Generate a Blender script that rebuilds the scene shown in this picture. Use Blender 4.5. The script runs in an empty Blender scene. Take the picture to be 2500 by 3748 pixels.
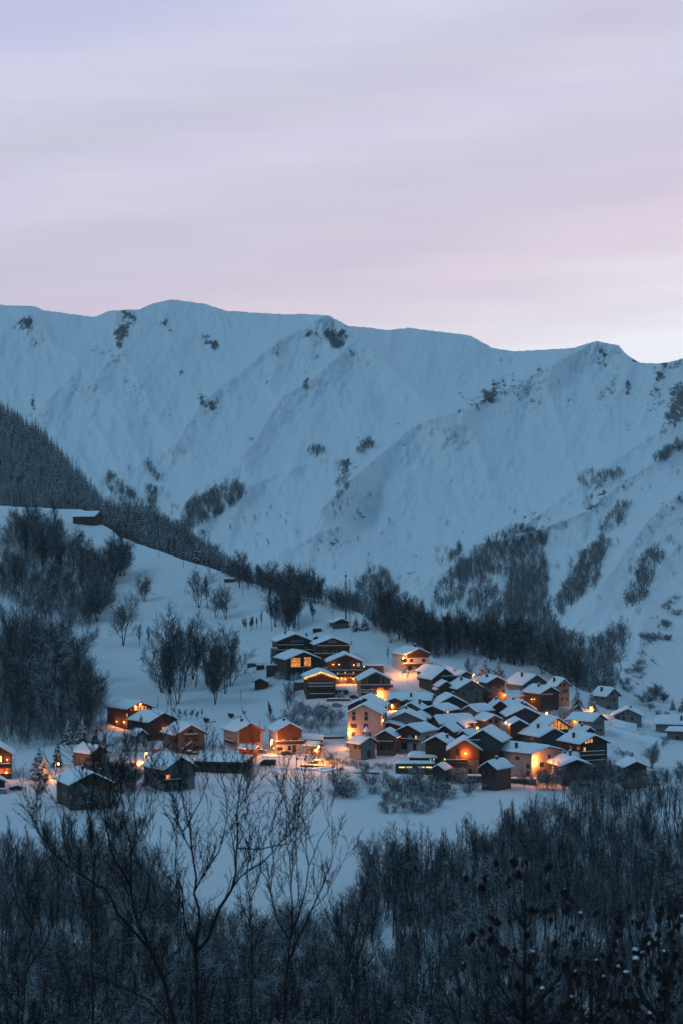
import bpy, math, random
import numpy as np
from math import radians as R, sin, cos, tan, pi, sqrt, exp, atan, atan2
random.seed(7); rng = np.random.default_rng(7)
SC = bpy.context.scene
COL = SC.collection
# ---------------------------------------------------------------- camera
F, HZ, CZ, CX = 7000.0, 1974.0, 85.0, 1250.0      # focal length and horizon in photo pixels, camera height in metres
cd = bpy.data.cameras.new('camera'); cam = bpy.data.objects.new('camera', cd); COL.objects.link(cam)
cam.location = (0, 0, CZ); cam.rotation_euler = (R(90), 0, 0)
cd.sensor_width = 36; cd.lens = F / 3748 * 36; cd.shift_y = (HZ - 1874) / 3748
cd.clip_start = 0.5; cd.clip_end = 60000
cd.dof.use_dof = True; cd.dof.focus_distance = 760; cd.dof.aperture_fstop = 3.2
SC.camera = cam
HAZE_D = 4.5e-5
# ---------------------------------------------------------------- world: dusk sky
w = bpy.data.worlds.new('World'); SC.world = w; w.use_nodes = True
nt = w.node_tree; N = nt.nodes; L = nt.links
for n in list(N): N.remove(n)
def nd(t, **k):
    n = N.new(t)
    for a, b in k.items(): setattr(n, a, b)
    return n
def mth(op, a, b=None, c=None, clamp=False):
    n = nd('ShaderNodeMath', operation=op); n.use_clamp = clamp
    for i, v in enumerate((a, b, c)):
        if v is None: continue
        if isinstance(v, (int, float)): n.inputs[i].default_value = v
        else: L.new(v, n.inputs[i])
    return n.outputs[0]
def mixc(f, a, b, mode='MIX'):
    n = nd('ShaderNodeMix', data_type='RGBA', blend_type=mode)
    for s, v in ((n.inputs[0], f), (n.inputs[6], a), (n.inputs[7], b)):
        if isinstance(v, (int, float)): s.default_value = v
        elif isinstance(v, tuple): s.default_value = (*v, 1)
        else: L.new(v, s)
    return n.outputs[2]
def lin(r, g, b):
    f = lambda c: (c/255/12.92) if c/255 <= .04045 else ((c/255+.055)/1.055)**2.4
    return (f(r), f(g), f(b))
tc = nd('ShaderNodeTexCoord'); sx = nd('ShaderNodeSeparateXYZ'); L.new(tc.outputs['Generated'], sx.inputs[0])
X, Y, Z = sx.outputs
elev = mth('ADD', mth('ABSOLUTE', Z), 0.0)
# clouds drawn out in long flat bands
mp = nd('ShaderNodeMapping'); mp.inputs['Scale'].default_value = (2.2, 2.2, 26); mp.inputs['Rotation'].default_value = (0, R(2.5), 0)
L.new(tc.outputs['Generated'], mp.inputs[0])
nz = nd('ShaderNodeTexNoise'); nz.inputs['Scale'].default_value = 1.6; nz.inputs['Detail'].default_value = 5; nz.inputs['Roughness'].default_value = .5
nz.inputs['Distortion'].default_value = .35
L.new(mp.outputs[0], nz.inputs['Vector'])
nb = nz.outputs['Fac']
mp2 = nd('ShaderNodeMapping'); mp2.inputs['Scale'].default_value = (7, 7, 60); mp2.inputs['Rotation'].default_value = (0, R(-1.5), 0); mp2.inputs['Location'].default_value = (3, 1, 4)
L.new(tc.outputs['Generated'], mp2.inputs[0])
nz2 = nd('ShaderNodeTexNoise'); nz2.inputs['Scale'].default_value = 1.5; nz2.inputs['Detail'].default_value = 6; L.new(mp2.outputs[0], nz2.inputs['Vector'])
# height ramp, bent a little by the noise and by the bright side at the right
ev = mth('ADD', elev, mth('MULTIPLY', mth('SUBTRACT', nb, .5), .045))
ev = mth('SUBTRACT', ev, mth('MULTIPLY', X, .20))
rp = nd('ShaderNodeValToRGB'); cr = rp.color_ramp; cr.interpolation = 'EASE'
stops = [(.0, lin(272,272,280)), (.070, lin(270,268,274)), (.094, lin(256,246,254)), (.122, lin(244,228,242)),
         (.150, lin(230,218,235)), (.18, lin(222,216,234)), (.205, lin(226,221,242)), (.235, lin(216,212,233)), (.26, lin(221,220,243)),
         (.30, lin(207,208,238)), (.42, lin(132,174,208)), (.65, lin(102,154,188)), (1.0, lin(86,142,180))]
cr.elements[0].position = 0; cr.elements[0].color = (*stops[0][1], 1)
cr.elements[1].position = 1; cr.elements[1].color = (*stops[-1][1], 1)
for p, c in stops[1:-1]:
    e = cr.elements.new(p); e.color = (*c, 1)
L.new(ev, rp.inputs[0])
band = mth('MULTIPLY', mth('SUBTRACT', nz2.outputs['Fac'], .5), .15)
bn = nd('ShaderNodeCombineColor')
L.new(mth('ADD', band, 1.0), bn.inputs[0]); L.new(mth('ADD', mth('MULTIPLY', band, 1.15), 1.0), bn.inputs[1]); L.new(mth('ADD', mth('MULTIPLY', band, .7), 1.0), bn.inputs[2])
front = mixc(1.0, rp.outputs[0], bn.outputs[0], 'MULTIPLY')
sky = nd('ShaderNodeTexSky', sky_type='NISHITA'); sky.sun_disc = False
sky.sun_elevation = R(1.0); sky.sun_rotation = R(20); sky.air_density = 1.0; sky.dust_density = 1.0; sky.ozone_density = 4.0
nish = mixc(1.0, sky.outputs[0], (.10, .10, .10), 'MULTIPLY')
back = mixc(.8, nish, lin(98,146,182))
ff = mth('SMOOTH_MIN', mth('MULTIPLY', mth('ADD', Y, .15), 1.15, clamp=True), 1.0, .1, clamp=True)
col = mixc(ff, back, front)
bg = nd('ShaderNodeBackground'); bg.inputs[1].default_value = 1.0; L.new(col, bg.inputs[0])
ow = nd('ShaderNodeOutputWorld'); L.new(bg.outputs[0], ow.inputs[0])
# fill added from behind left to give the slopes form: very soft bluish sun
ld = bpy.data.lights.new('fill_sun', 'SUN'); ld.energy = .42; ld.angle = R(25); ld.color = (.62, .86, 1.0)
so = bpy.data.objects.new('fill_sun', ld); COL.objects.link(so); so.rotation_euler = (R(48), 0, R(-58))
SC.view_settings.view_transform = 'Standard'; SC.view_settings.look = 'None'; SC.view_settings.gamma = 1; SC.view_settings.exposure = 0
SC.cycles.max_bounces = 5; SC.cycles.diffuse_bounces = 3; SC.cycles.volume_bounces = 0; SC.cycles.transparent_max_bounces = 4
SC.cycles.sample_clamp_indirect = 2.0; SC.cycles.use_light_tree = True
try: SC.cycles.volume_step_rate = 10
except Exception: pass
# ---------------------------------------------------------------- helpers
def vhash(i, j, s):
    n = (i.astype(np.int64)*374761393 + j.astype(np.int64)*668265263 + s*1442695041) & 0xffffffff
    n = ((n ^ (n >> 13))*1274126177) & 0xffffffff
    return ((n ^ (n >> 16)) & 0xffffff)/float(0xffffff)
def vnoise(x, y, s=0):
    x = np.asarray(x, float); y = np.asarray(y, float)
    i = np.floor(x); j = np.floor(y); u = x-i; v = y-j; u = u*u*(3-2*u); v = v*v*(3-2*v)
    a = vhash(i, j, s); b = vhash(i+1, j, s); c = vhash(i, j+1, s); d = vhash(i+1, j+1, s)
    return (a*(1-u)+b*u)*(1-v)+(c*(1-u)+d*u)*v
def fbm(x, y, o=4, s=0, g=.5):
    t = 0; a = 1; m = 0
    for k in range(o):
        t = t + a*(vnoise(x*2**k+k*17.3, y*2**k-k*9.1, s+k)-.5); m += a; a *= g
    return t/m*2
def lseg(px, py, poly):
    best = np.full(np.shape(px), 1e9)
    for (x0, y0), (x1, y1) in zip(poly[:-1], poly[1:]):
        dx, dy = x1-x0, y1-y0; l2 = dx*dx+dy*dy
        t = np.clip(((px-x0)*dx+(py-y0)*dy)/l2, 0, 1)
        best = np.minimum(best, np.hypot(px-x0-t*dx, py-y0-t*dy))
    return best
def inpoly(x, y, P):
    c = False
    for i in range(len(P)):
        x0, y0 = P[i]; x1, y1 = P[i-1]
        if (y0 > y) != (y1 > y) and x < (x1-x0)*(y-y0)/(y1-y0)+x0: c = not c
    return c
def pt(px, py, d): return ((px-CX)*d/F, d, CZ-(py-HZ)*d/F)
def fastmesh(name, V, Q, mats, smooth=False, tri=False):
    k = 3 if tri else 4
    V = np.asarray(V, np.float32).reshape(-1, 3); Q = np.asarray(Q, np.int32).reshape(-1, k)
    me = bpy.data.meshes.new(name); me.vertices.add(len(V)); me.vertices.foreach_set('co', V.ravel())
    me.loops.add(Q.size); me.loops.foreach_set('vertex_index', Q.ravel())
    me.polygons.add(len(Q)); me.polygons.foreach_set('loop_start', np.arange(0, Q.size, k, dtype=np.int32))
    me.polygons.foreach_set('loop_total', np.full(len(Q), k, np.int32))
    if smooth: me.polygons.foreach_set('use_smooth', np.ones(len(Q), bool))
    me.update(calc_edges=True)
    for m in (mats if isinstance(mats, (list, tuple)) else [mats]): me.materials.append(m)
    return me
def link(name, me, parent=None, loc=None):
    o = bpy.data.objects.new(name, me); COL.objects.link(o)
    if parent is not None: o.parent = parent
    if loc is not None: o.location = loc
    return o
def tag(o, label=None, cat=None, group=None, kind=None):
    if label: o['label'] = label
    if cat: o['category'] = cat
    if group: o['group'] = group
    if kind: o['kind'] = kind
    return o
def empty(name, loc, rz=0):
    o = bpy.data.objects.new(name, None); COL.objects.link(o); o.location = loc; o.rotation_euler = (0, 0, rz); o.empty_display_size = .5
    return o
class MB:
    def __init__(s): s.v = []; s.f = []; s.sm = False
    def add(s, vs, fs):
        n = len(s.v); s.v += [tuple(v) for v in vs]; s.f += [tuple(i+n for i in f) for f in fs]; return s
    def box(s, x0, x1, y0, y1, z0, z1):
        return s.add([(x0,y0,z0),(x1,y0,z0),(x1,y1,z0),(x0,y1,z0),(x0,y0,z1),(x1,y0,z1),(x1,y1,z1),(x0,y1,z1)],
                     [(0,3,2,1),(4,5,6,7),(0,1,5,4),(1,2,6,5),(2,3,7,6),(3,0,4,7)])
    def prism(s, poly, y0, y1):             # polygon in xz (counter-clockwise seen from -y), extruded in y
        n = len(poly)
        return s.add([(x,y0,z) for x, z in poly]+[(x,y1,z) for x, z in poly],
                     [tuple(range(n)), tuple(range(2*n-1, n-1, -1))]+[(i, i+n, (i+1)%n+n, (i+1)%n) for i in range(n)])
    def prismx(s, poly, x0, x1):            # polygon in yz, extruded in x
        n = len(poly)
        return s.add([(x0,y,z) for y, z in poly]+[(x1,y,z) for y, z in poly],
                     [tuple(range(n-1,-1,-1)), tuple(range(n, 2*n))]+[(i, (i+1)%n, (i+1)%n+n, i+n) for i in range(n)])
    def cyl(s, p0, p1, r0, r1=None, n=8, cap=True):
        r1 = r0 if r1 is None else r1
        a = np.array(p0, float); b = np.array(p1, float); t = b-a; t /= (np.linalg.norm(t)+1e-9)
        u = np.cross(t, (0,0,1) if abs(t[2]) < .9 else (1,0,0)); u /= np.linalg.norm(u); w_ = np.cross(t, u)
        vs = [tuple(a+r0*(cos(2*pi*i/n)*u+sin(2*pi*i/n)*w_)) for i in range(n)]+[tuple(b+r1*(cos(2*pi*i/n)*u+sin(2*pi*i/n)*w_)) for i in range(n)]
        fs = [(i, (i+1)%n, (i+1)%n+n, i+n) for i in range(n)]
        if cap: fs += [tuple(range(n-1,-1,-1)), tuple(range(n, 2*n))]
        return s.add(vs, fs)
    def ball(s, c, r, n=8, m=5, sz=1.0, sy=1.0):
        vs = [(c[0], c[1], c[2]+r*sz)]; fs = []
        for j in range(1, m):
            t = pi*j/m
            for i in range(n): vs.append((c[0]+r*sin(t)*cos(2*pi*i/n), c[1]+sy*r*sin(t)*sin(2*pi*i/n), c[2]+r*sz*cos(t)))
        vs.append((c[0], c[1], c[2]-r*sz))
        for i in range(n): fs.append((0, 1+i, 1+(i+1)%n))
        for j in range(m-2):
            for i in range(n): a = 1+j*n; fs.append((a+i, a+n+i, a+n+(i+1)%n, a+(i+1)%n))
        a = 1+(m-2)*n
        for i in range(n): fs.append((a+i, len(vs)-1, a+(i+1)%n))
        return s.add(vs, fs)
    def build(s, name, mat, parent=None, smooth=False, loc=None):
        me = bpy.data.meshes.new(name); me.from_pydata(s.v, [], s.f); me.materials.append(mat)
        if smooth: me.polygons.foreach_set('use_smooth', [True]*len(me.polygons))
        me.update()
        return link(name, me, parent, loc)
# ---------------------------------------------------------------- materials
MATS = {}
def mat(name, col, rough=.8, var=.0, scale=3.0, bump=0.0, bscale=8.0, col2=None, stretch=None, emit=0, spec=.3, snow=0.0, snowthr=.35):
    m = bpy.data.materials.new(name); m.use_nodes = True; t = m.node_tree; b = t.nodes['Principled BSDF']
    b.inputs['Roughness'].default_value = rough; b.inputs['Specular IOR Level'].default_value = spec
    tcn = t.nodes.new('ShaderNodeTexCoord'); vec = tcn.outputs['Object']
    if stretch:
        mpn = t.nodes.new('ShaderNodeMapping'); mpn.inputs['Scale'].default_value = stretch; t.links.new(vec, mpn.inputs[0]); vec = mpn.outputs[0]
    out = None
    if var or col2:
        n1 = t.nodes.new('ShaderNodeTexNoise'); n1.inputs['Scale'].default_value = scale; n1.inputs['Detail'].default_value = 5; n1.inputs['Roughness'].default_value = .65
        t.links.new(vec, n1.inputs['Vector'])
        r = t.nodes.new('ShaderNodeValToRGB'); r.color_ramp.elements[0].position = .35; r.color_ramp.elements[1].position = .65
        c2 = col2 or tuple(min(1, c*(1+var)) for c in col); c1 = col if col2 else tuple(c*(1-var) for c in col)
        r.color_ramp.elements[0].color = (*c1, 1); r.color_ramp.elements[1].color = (*c2, 1)
        t.links.new(n1.outputs['Fac'], r.inputs[0]); out = r.outputs[0]
    if snow:
        g = t.nodes.new('ShaderNodeNewGeometry'); s = t.nodes.new('ShaderNodeSeparateXYZ'); t.links.new(g.outputs['Normal'], s.inputs[0])
        n2 = t.nodes.new('ShaderNodeTexNoise'); n2.inputs['Scale'].default_value = 1.2; n2.inputs['Detail'].default_value = 3
        t.links.new(tcn.outputs['Object'], n2.inputs['Vector'])
        a = t.nodes.new('ShaderNodeMath'); a.operation = 'MULTIPLY_ADD'; a.inputs[1].default_value = .9; t.links.new(n2.outputs['Fac'], a.inputs[0]); t.links.new(s.outputs[2], a.inputs[2])
        mr = t.nodes.new('ShaderNodeMapRange'); mr.inputs['From Min'].default_value = snowthr+.45; mr.inputs['From Max'].default_value = snowthr+.65; mr.inputs['To Max'].default_value = snow
        t.links.new(a.outputs[0], mr.inputs[0])
        mx = t.nodes.new('ShaderNodeMix'); mx.data_type = 'RGBA'; t.links.new(mr.outputs[0], mx.inputs[0])
        if out: t.links.new(out, mx.inputs[6])
        else: mx.inputs[6].default_value = (*col, 1)
        mx.inputs[7].default_value = (.78, .82, .86, 1); out = mx.outputs[2]
    if out: t.links.new(out, b.inputs['Base Color'])
    else: b.inputs['Base Color'].default_value = (*col, 1)
    if bump:
        n3 = t.nodes.new('ShaderNodeTexNoise'); n3.inputs['Scale'].default_value = bscale; n3.inputs['Detail'].default_value = 4; t.links.new(vec, n3.inputs['Vector'])
        bp = t.nodes.new('ShaderNodeBump'); bp.inputs['Strength'].default_value = bump; bp.inputs['Distance'].default_value = .5
        t.links.new(n3.outputs['Fac'], bp.inputs['Height']); t.links.new(bp.outputs[0], b.inputs['Normal'])
    if emit:
        if out: t.links.new(out, b.inputs['Emission Color'])
        else: b.inputs['Emission Color'].default_value = (*col, 1)
        b.inputs['Emission Strength'].default_value = emit
    MATS[name] = m
    return m
SNOW = (.80, .84, .87)
mat('snow', SNOW, .7, bump=.35, bscale=.6, spec=.2)
mat('road_snow', (.62, .62, .62), .7, col2=(.76, .77, .78), scale=.25, bump=.6, bscale=1.2)
mat('wood_dark', (.036, .018, .010), .85, col2=(.085, .044, .024), scale=2, stretch=(1, 1, 6))
mat('wood_brown', (.09, .032, .013), .8, col2=(.16, .062, .025), scale=2, stretch=(6, 6, .6))
mat('wood_orange', (.20, .075, .028), .75, col2=(.30, .12, .045), scale=2, stretch=(6, 6, .6))
mat('wood_grey', (.07, .06, .055), .9, col2=(.13, .11, .10), scale=2, stretch=(6, 6, .6))
mat('stone', (.09, .068, .056), .95, col2=(.21, .165, .135), scale=2.2, bump=.5, bscale=3)
mat('stone_dark', (.04, .031, .027), .95, col2=(.10, .082, .07), scale=2.2, bump=.5, bscale=3)
mat('plaster', (.50, .45, .40), .9, var=.12, scale=.8)
mat('plaster_grey', (.17, .17, .17), .9, var=.15, scale=.8)
mat('plaster_pink', (.34, .27, .25), .9, var=.12, scale=.8)
mat('slate', (.03, .033, .04), .8, col2=(.055, .06, .07), scale=3)
mat('roof_board', (.05, .032, .022), .8, var=.3, scale=2)
mat('frame_dark', (.05, .03, .02), .6)
mat('frame_white', (.45, .45, .45), .6)
mat('shutter', (.10, .045, .02), .7)
mat('glass', (.015, .02, .025), .12, spec=.6)
mat('metal', (.06, .065, .07), .5, var=.2)
mat('metal_light', (.25, .26, .28), .45, var=.1)
mat('car_dark', (.012, .013, .016), .3, spec=.5)
mat('car_blue', (.02, .05, .13), .3, spec=.5)
mat('rubber', (.015, .015, .015), .8)
mat('cloth_dark', (.02, .02, .025), .9); mat('skin', (.35, .2, .15), .7); mat('cloth_red', (.2, .02, .02), .9)
mat('bark', (.005, .007, .012), .9, snow=.7, snowthr=.63, var=.3)
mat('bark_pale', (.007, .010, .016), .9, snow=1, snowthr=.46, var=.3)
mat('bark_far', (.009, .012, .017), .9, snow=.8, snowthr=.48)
mat('bark_near', (.010, .008, .007), .9, var=.3)
mat('leaf_dead', (.018, .010, .007), .9, var=.4)
mat('needle', (.007, .012, .011), .85, snow=1, snowthr=.74, var=.3)
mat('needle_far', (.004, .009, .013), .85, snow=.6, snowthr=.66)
mat('lit_warm', (1.0, .33, .055), emit=1.35)
mat('lit_yellow', (1.0, .72, .25), emit=1.1)
mat('lit_dim', (1.0, .25, .05), emit=.35, col2=(.12,.03,.01), scale=1.6)
mat('lit_room', (1.0, .36, .07), emit=1.1, col2=(.25,.07,.02), scale=1.3)
mat('lamp_globe', (1.0, .50, .12), emit=9.0)
mat('bulb', (1.0, .52, .12), emit=3.2)
mat('lit_cyan', (.15, .55, .6), emit=.45)
mat('tail_light', (1.0, .03, .02), emit=2.5)
M = MATS
# ---------------------------------------------------------------- terrain
GCX = [-3500, 0, 400, 800, 1200, 1600, 2000, 2500, 6000]
GRY = [1000, 1900, 2000, 2100, 2200, 2300, 2400, 2500, 2600, 2700, 2800, 2900, 3000, 3200, 3400, 3748, 4179, 4774, 5474, 6349]
GD = np.array([
 [2300,1290,1200,1130,1060, 990, 920, 850, 780, 720, 665, 620],
 [2300,1290,1200,1130,1060, 990, 920, 850, 780, 720, 665, 620],
 [2300,1290,1200,1130,1060, 990, 920, 850, 775, 718, 665, 620],
 [2300,1290,1200,1130,1060, 985, 915, 845, 770, 715, 665, 620],
 [2200,1260,1170,1090, 990, 915, 862, 810, 762, 712, 664, 620],
 [2200,1240,1140,1060, 980, 905, 850, 802, 760, 712, 665, 620],
 [2200,1260,1170,1100,1020, 950, 890, 835, 775, 718, 668, 622],
 [2600,1480,1370,1260,1150,1060, 980, 900, 830, 750, 680, 625],
 [2600,1480,1370,1260,1150,1060, 980, 900, 830, 750, 680, 625]], float)
GNEAR = np.array([560, 480, 400, 290, 200, 100, 30, 8], float)
CREST = [(-3500,1700),(0,1850),(300,1866),(440,1965),(560,2010),(700,2058),(800,2092),(900,2130),(980,2150),(1060,2175),(1180,2205),(1250,2222),(1300,2238),
 (1400,2290),(1500,2350),(1600,2395),(1690,2376),(1740,2385),(1800,2415),(1870,2425),(1960,2440),(2050,2485),(2130,2530),(2200,2560),(2235,2545),(2262,2500),
 (2300,2430),(2345,2345),(2362,2240),(2420,2180),(2500,2120),(3000,1900),(6000,1500)]
def crest(px): return np.interp(px, [c[0] for c in CREST], [c[1] for c in CREST])
def gd(px, py):
    px = np.asarray(px, float); py = np.asarray(py, float)
    full = np.concatenate([GD, np.tile(GNEAR, (len(GD), 1))], 1)
    ci = np.clip(np.searchsorted(GCX, px, side='right')-1, 0, len(GCX)-2)
    cx = np.array(GCX, float); tx = np.clip((px-cx[ci])/(cx[ci+1]-cx[ci]), 0, 1); tx = tx*tx*(3-2*tx)
    ry = np.array(GRY, float); ri = np.clip(np.searchsorted(ry, py, side='right')-1, 0, len(ry)-2); ty = np.clip((py-ry[ri])/(ry[ri+1]-ry[ri]), 0, 1)
    a = full[ci, ri]*(1-ty)+full[ci, ri+1]*ty; b = full[ci+1, ri]*(1-ty)+full[ci+1, ri+1]*ty
    q = a*(1-tx)+b*tx
    pl = [(2275,2520),(2310,2450),(2352,2360),(2368,2250),(2430,2190),(2500,2130)]; e = np.exp(-(lseg(px, py, pl)/38)**2)
    return q-e*(3+5*fbm(px/16, py/22, 4, 51))
def zn(x, y):
    return (fbm(np.asarray(x)/22., np.asarray(y)/30., 5, 3)*1.1+fbm(np.asarray(x)/5., np.asarray(y)/9., 3, 8)*.28)*np.clip((np.asarray(y)-60)/200., 0, 1)
def gp(px, py):                       # point on the ground seen at that place of the photo
    d = float(gd(px, py)); x, y, z = pt(px, py, d)
    return (x, y, z+float(zn(x, y)))
def sheet(name, xs, rows_fn, dfn, mats, back=((70, 25), (200, 110), (600, 420)), noise=None, attr=None, smooth=True, kind='structure'):
    """xs: photo columns; rows_fn(px)-> array of rows from crest to bottom; dfn(px,py) -> distance"""
    cols = np.array(xs, float); PY = np.stack([rows_fn(c) for c in cols], 1)      # rows x cols
    PX = np.tile(cols, (PY.shape[0], 1)); D = dfn(PX, PY)
    Xw = (PX-CX)*D/F; Yw = D.copy(); Zw = CZ-(PY-HZ)*D/F
    if noise is not None: Zw = Zw+noise(Xw, Yw)
    xb = []; 
    for dd, dz in reversed(back):
        k = (D[0]+dd)/D[0]; xb.append(np.stack([Xw[0]*k, Yw[0]+dd, Zw[0]-dz], -1))
    G = np.concatenate([np.array(xb), np.stack([Xw, Yw, Zw], -1)], 0)
    nr, nc = G.shape[:2]; idx = np.arange(nr*nc).reshape(nr, nc)
    Q = np.stack([idx[1:, :-1], idx[1:, 1:], idx[:-1, 1:], idx[:-1, :-1]], -1).reshape(-1, 4)
    me = fastmesh(name, G.reshape(-1, 3), Q, mats, smooth)
    if attr is not None:
        A = np.concatenate([np.zeros((len(back), nc)), attr(PX, PY)], 0).ravel().astype(np.float32)
        at = me.attributes.new('rock', 'FLOAT', 'POINT'); at.data.foreach_set('value', A)
    o = link(name, me); tag(o, kind=kind); return o
def rockmat(name, nscale, contrast=1.0):
    m = bpy.data.materials.new(name); m.use_nodes = True; t = m.node_tree; b = t.nodes['Principled BSDF']; n_ = t.nodes; l = t.links
    b.inputs['Roughness'].default_value = .8; b.inputs['Specular IOR Level'].default_value = .2
    tcn = n_.new('ShaderNodeTexCoord'); at = n_.new('ShaderNodeAttribute'); at.attribute_name = 'rock'
    mpn = n_.new('ShaderNodeMapping'); mpn.inputs['Scale'].default_value = (1.35, .55, .75); mpn.inputs['Rotation'].default_value = (0, R(12), 0); l.new(tcn.outputs['Object'], mpn.inputs[0])
    n1 = n_.new('ShaderNodeTexNoise'); n1.inputs['Scale'].default_value = nscale; n1.inputs['Detail'].default_value = 9; n1.inputs['Roughness'].default_value = .82; l.new(mpn.outputs[0], n1.inputs['Vector'])
    a = n_.new('ShaderNodeMath'); a.operation = 'MULTIPLY_ADD'; a.inputs[1].default_value = 1.0; l.new(at.outputs['Fac'], a.inputs[0]); l.new(n1.outputs['Fac'], a.inputs[2])
    mr = n_.new('ShaderNodeMapRange'); mr.inputs['From Min'].default_value = .735; mr.inputs['From Max'].default_value = .80; l.new(a.outputs[0], mr.inputs[0])
    n2 = n_.new('ShaderNodeTexNoise'); n2.inputs['Scale'].default_value = nscale*4; n2.inputs['Detail'].default_value = 5; l.new(tcn.outputs['Object'], n2.inputs['Vector'])
    r = n_.new('ShaderNodeValToRGB'); r.color_ramp.elements[0].color = (.022, .024, .028, 1); r.color_ramp.elements[1].color = (.13, .13, .14, 1); l.new(n2.outputs['Fac'], r.inputs[0])
    mx = n_.new('ShaderNodeMix'); mx.data_type = 'RGBA'; l.new(mr.outputs[0], mx.inputs[0]); mx.inputs[6].default_value = (*SNOW, 1); l.new(r.outputs[0], mx.inputs[7])
    l.new(mx.outputs[2], b.inputs['Base Color'])
    bp = n_.new('ShaderNodeBump'); bp.inputs['Strength'].default_value = .5; bp.inputs['Distance'].default_value = 4; l.new(n1.outputs['Fac'], bp.inputs['Height']); l.new(bp.outputs[0], b.inputs['Normal'])
    MATS[name] = m; return m
rockmat('snow_rock', .05); rockmat('snow_rock_near', .16)
XS = np.concatenate([np.linspace(-3500, -200, 34), np.linspace(-190, 2690, 289), np.linspace(2720, 6000, 34)])
def grows(c):
    y0 = float(crest(c)); t = np.linspace(0, 1, 230); a = y0+(3748-y0)*t**1.15
    return np.concatenate([a, [3850, 3950, 4179, 4400, 4774, 5100, 5474, 5900, 6349]])
ROCKG = [([(2300,2500),(2308,2470)], 26, .27), ([(2335,2425),(2352,2385)], 24, .29), ([(2372,2350),(2395,2330)], 30, .26), ([(2385,2280),(2392,2262)], 20, .25), ([(2440,2205),(2475,2185)], 20, .26), ([(2330,2490),(2390,2420)], 34, .235)]
def gattr(px, py):
    a = np.zeros(px.shape)-.1
    for pl, w_, s in ROCKG: a = np.maximum(a, s*np.exp(-(lseg(px, py, pl)/w_)**2))
    return a
sheet('ground', XS, grows, gd, M['snow_rock_near'], back=((25, 6), (90, 40), (300, 190)), noise=zn, attr=gattr)
# wooded ridge on the left behind the hill
BCR = [(-3500,900),(-600,1230),(0,1498),(60,1530),(160,1600),(250,1705),(380,1850),(450,1880),(560,1900),(650,1950),(760,2020),(850,2100),(960,2190),(1100,2300),(1400,2450)]
def bcr(px): return np.interp(px, [c[0] for c in BCR], [c[1] for c in BCR])
def bd(px, py): return 1420+(1960-py)*.75+ fbm(px/90, py/60, 3, 5)*18
sheet('ridge', np.concatenate([np.linspace(-3500, -100, 20), np.linspace(-80, 1400, 110)]), lambda c: np.linspace(float(bcr(c)), 2500, 60), bd, M['snow'])
# the mountain range
SKY = [(-3500,1500),(-1200,1280),(-500,1060),(0,1116),(128,1121),(159,1135),(335,1159),(350,1159),(398,1137),(420,1136),(510,1132),(558,1111),(625,1095),(749,1111),(829,1137),(1052,1151),(1100,1148),(1203,1154),
 (1275,1192),(1340,1198),(1419,1207),(1499,1199),(1560,1208),(1722,1227),(1801,1272),(1881,1285),(2000,1280),(2104,1272),(2184,1247),(2264,1264),(2296,1299),(2344,1328),(2400,1330),(2439,1328),(2500,1310),(2800,1240),(3400,1400),(6000,1300)]
def skyl(px): return np.interp(px, [c[0] for c in SKY], [c[1] for c in SKY])
RID = [  # crest polyline in the photo, height towards us in m, width left/right in photo px
 ([(104,1150),(215,1273),(271,1305),(343,1393),(414,1480),(478,1592),(520,1680)], 30, 70),
 ([(260,1380),(190,1450),(120,1540),(90,1620)], 26, 70), ([(260,1380),(330,1500),(400,1640)], 20, 60),
 ([(422,1138),(430,1215),(447,1290),(494,1369),(526,1425),(558,1497),(606,1568),(640,1620)], 40, 80),
 ([(447,1290),(390,1330),(350,1390)], 22, 50),
 ([(625,1095),(600,1180),(640,1260)], 16, 60),
 ([(1196,1154),(1116,1194),(1005,1257),(941,1313),(877,1369),(800,1420),(741,1473),(686,1552),(650,1630)], 46, 85),
 ([(1196,1154),(1250,1190),(1330,1250),(1410,1330),(1489,1393),(1530,1450),(1570,1500),(1640,1560)], 60, 130),
 ([(1250,1290),(1190,1350),(1116,1409),(1036,1449),(990,1520),(941,1608),(837,1728),(717,1790),(654,1880)], 52, 110),
 ([(1010,1250),(1020,1330),(980,1420)], 16, 40),
 ([(2184,1247),(2095,1297),(1944,1377),(1800,1449),(1696,1504),(1593,1528),(1513,1560),(1400,1660),(1280,1760),(1180,1860)], 75, 130),
 ([(1250,1672),(1196,1672),(1116,1700),(997,1744),(877,1800),(780,1860)], 30, 80),
 ([(2300,1300),(2290,1400),(2230,1500),(2180,1600)], 26, 60), ([(2420,1330),(2380,1450),(2340,1560)], 26, 60), ([(2500,1320),(2480,1450),(2420,1560)], 22, 50),
 ([(2600,1480),(2500,1528),(2366,1608),(2247,1688),(2183,1736),(2060,1820),(1936,1911),(1860,1960)], 60, 110),
 ([(2700,1500),(2500,1625),(2382,1700),(2286,1760),(2151,1870),(2000,1930),(1800,1985),(1700,2050),(1620,2095),(1550,2120),(1480,2190)], 42, 90),
 ([(1240,1925),(1150,1960),(1016,2028),(960,2060)], 30, 90),
 ([(2600,1700),(2500,1790),(2380,1900),(2260,2060),(2150,2220),(2060,2360)], 70, 120),
 ([(1300,1500),(1330,1620),(1290,1750),(1240,1850)], 18, 60), ([(1700,1520),(1760,1650),(1800,1800)], 22, 80), ([(2000,1400),(2060,1560),(2080,1700)], 20, 70),
 ([(2480,2000),(2380,2120),(2300,2280)], 30, 50)]
VAL = [([(620,1640),(680,1760),(740,1900),(850,2050)], 60, 120), ([(1480,1500),(1600,1480),(1760,1400),(1850,1330)], 40, 100),
       ([(1330,1900),(1500,2080),(1420,2250)], 70, 110), ([(1900,1980),(1960,2150),(2020,2350),(2080,2480)], 50, 120), ([(700,1200),(760,1300),(740,1420)], 25, 90)]
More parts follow.
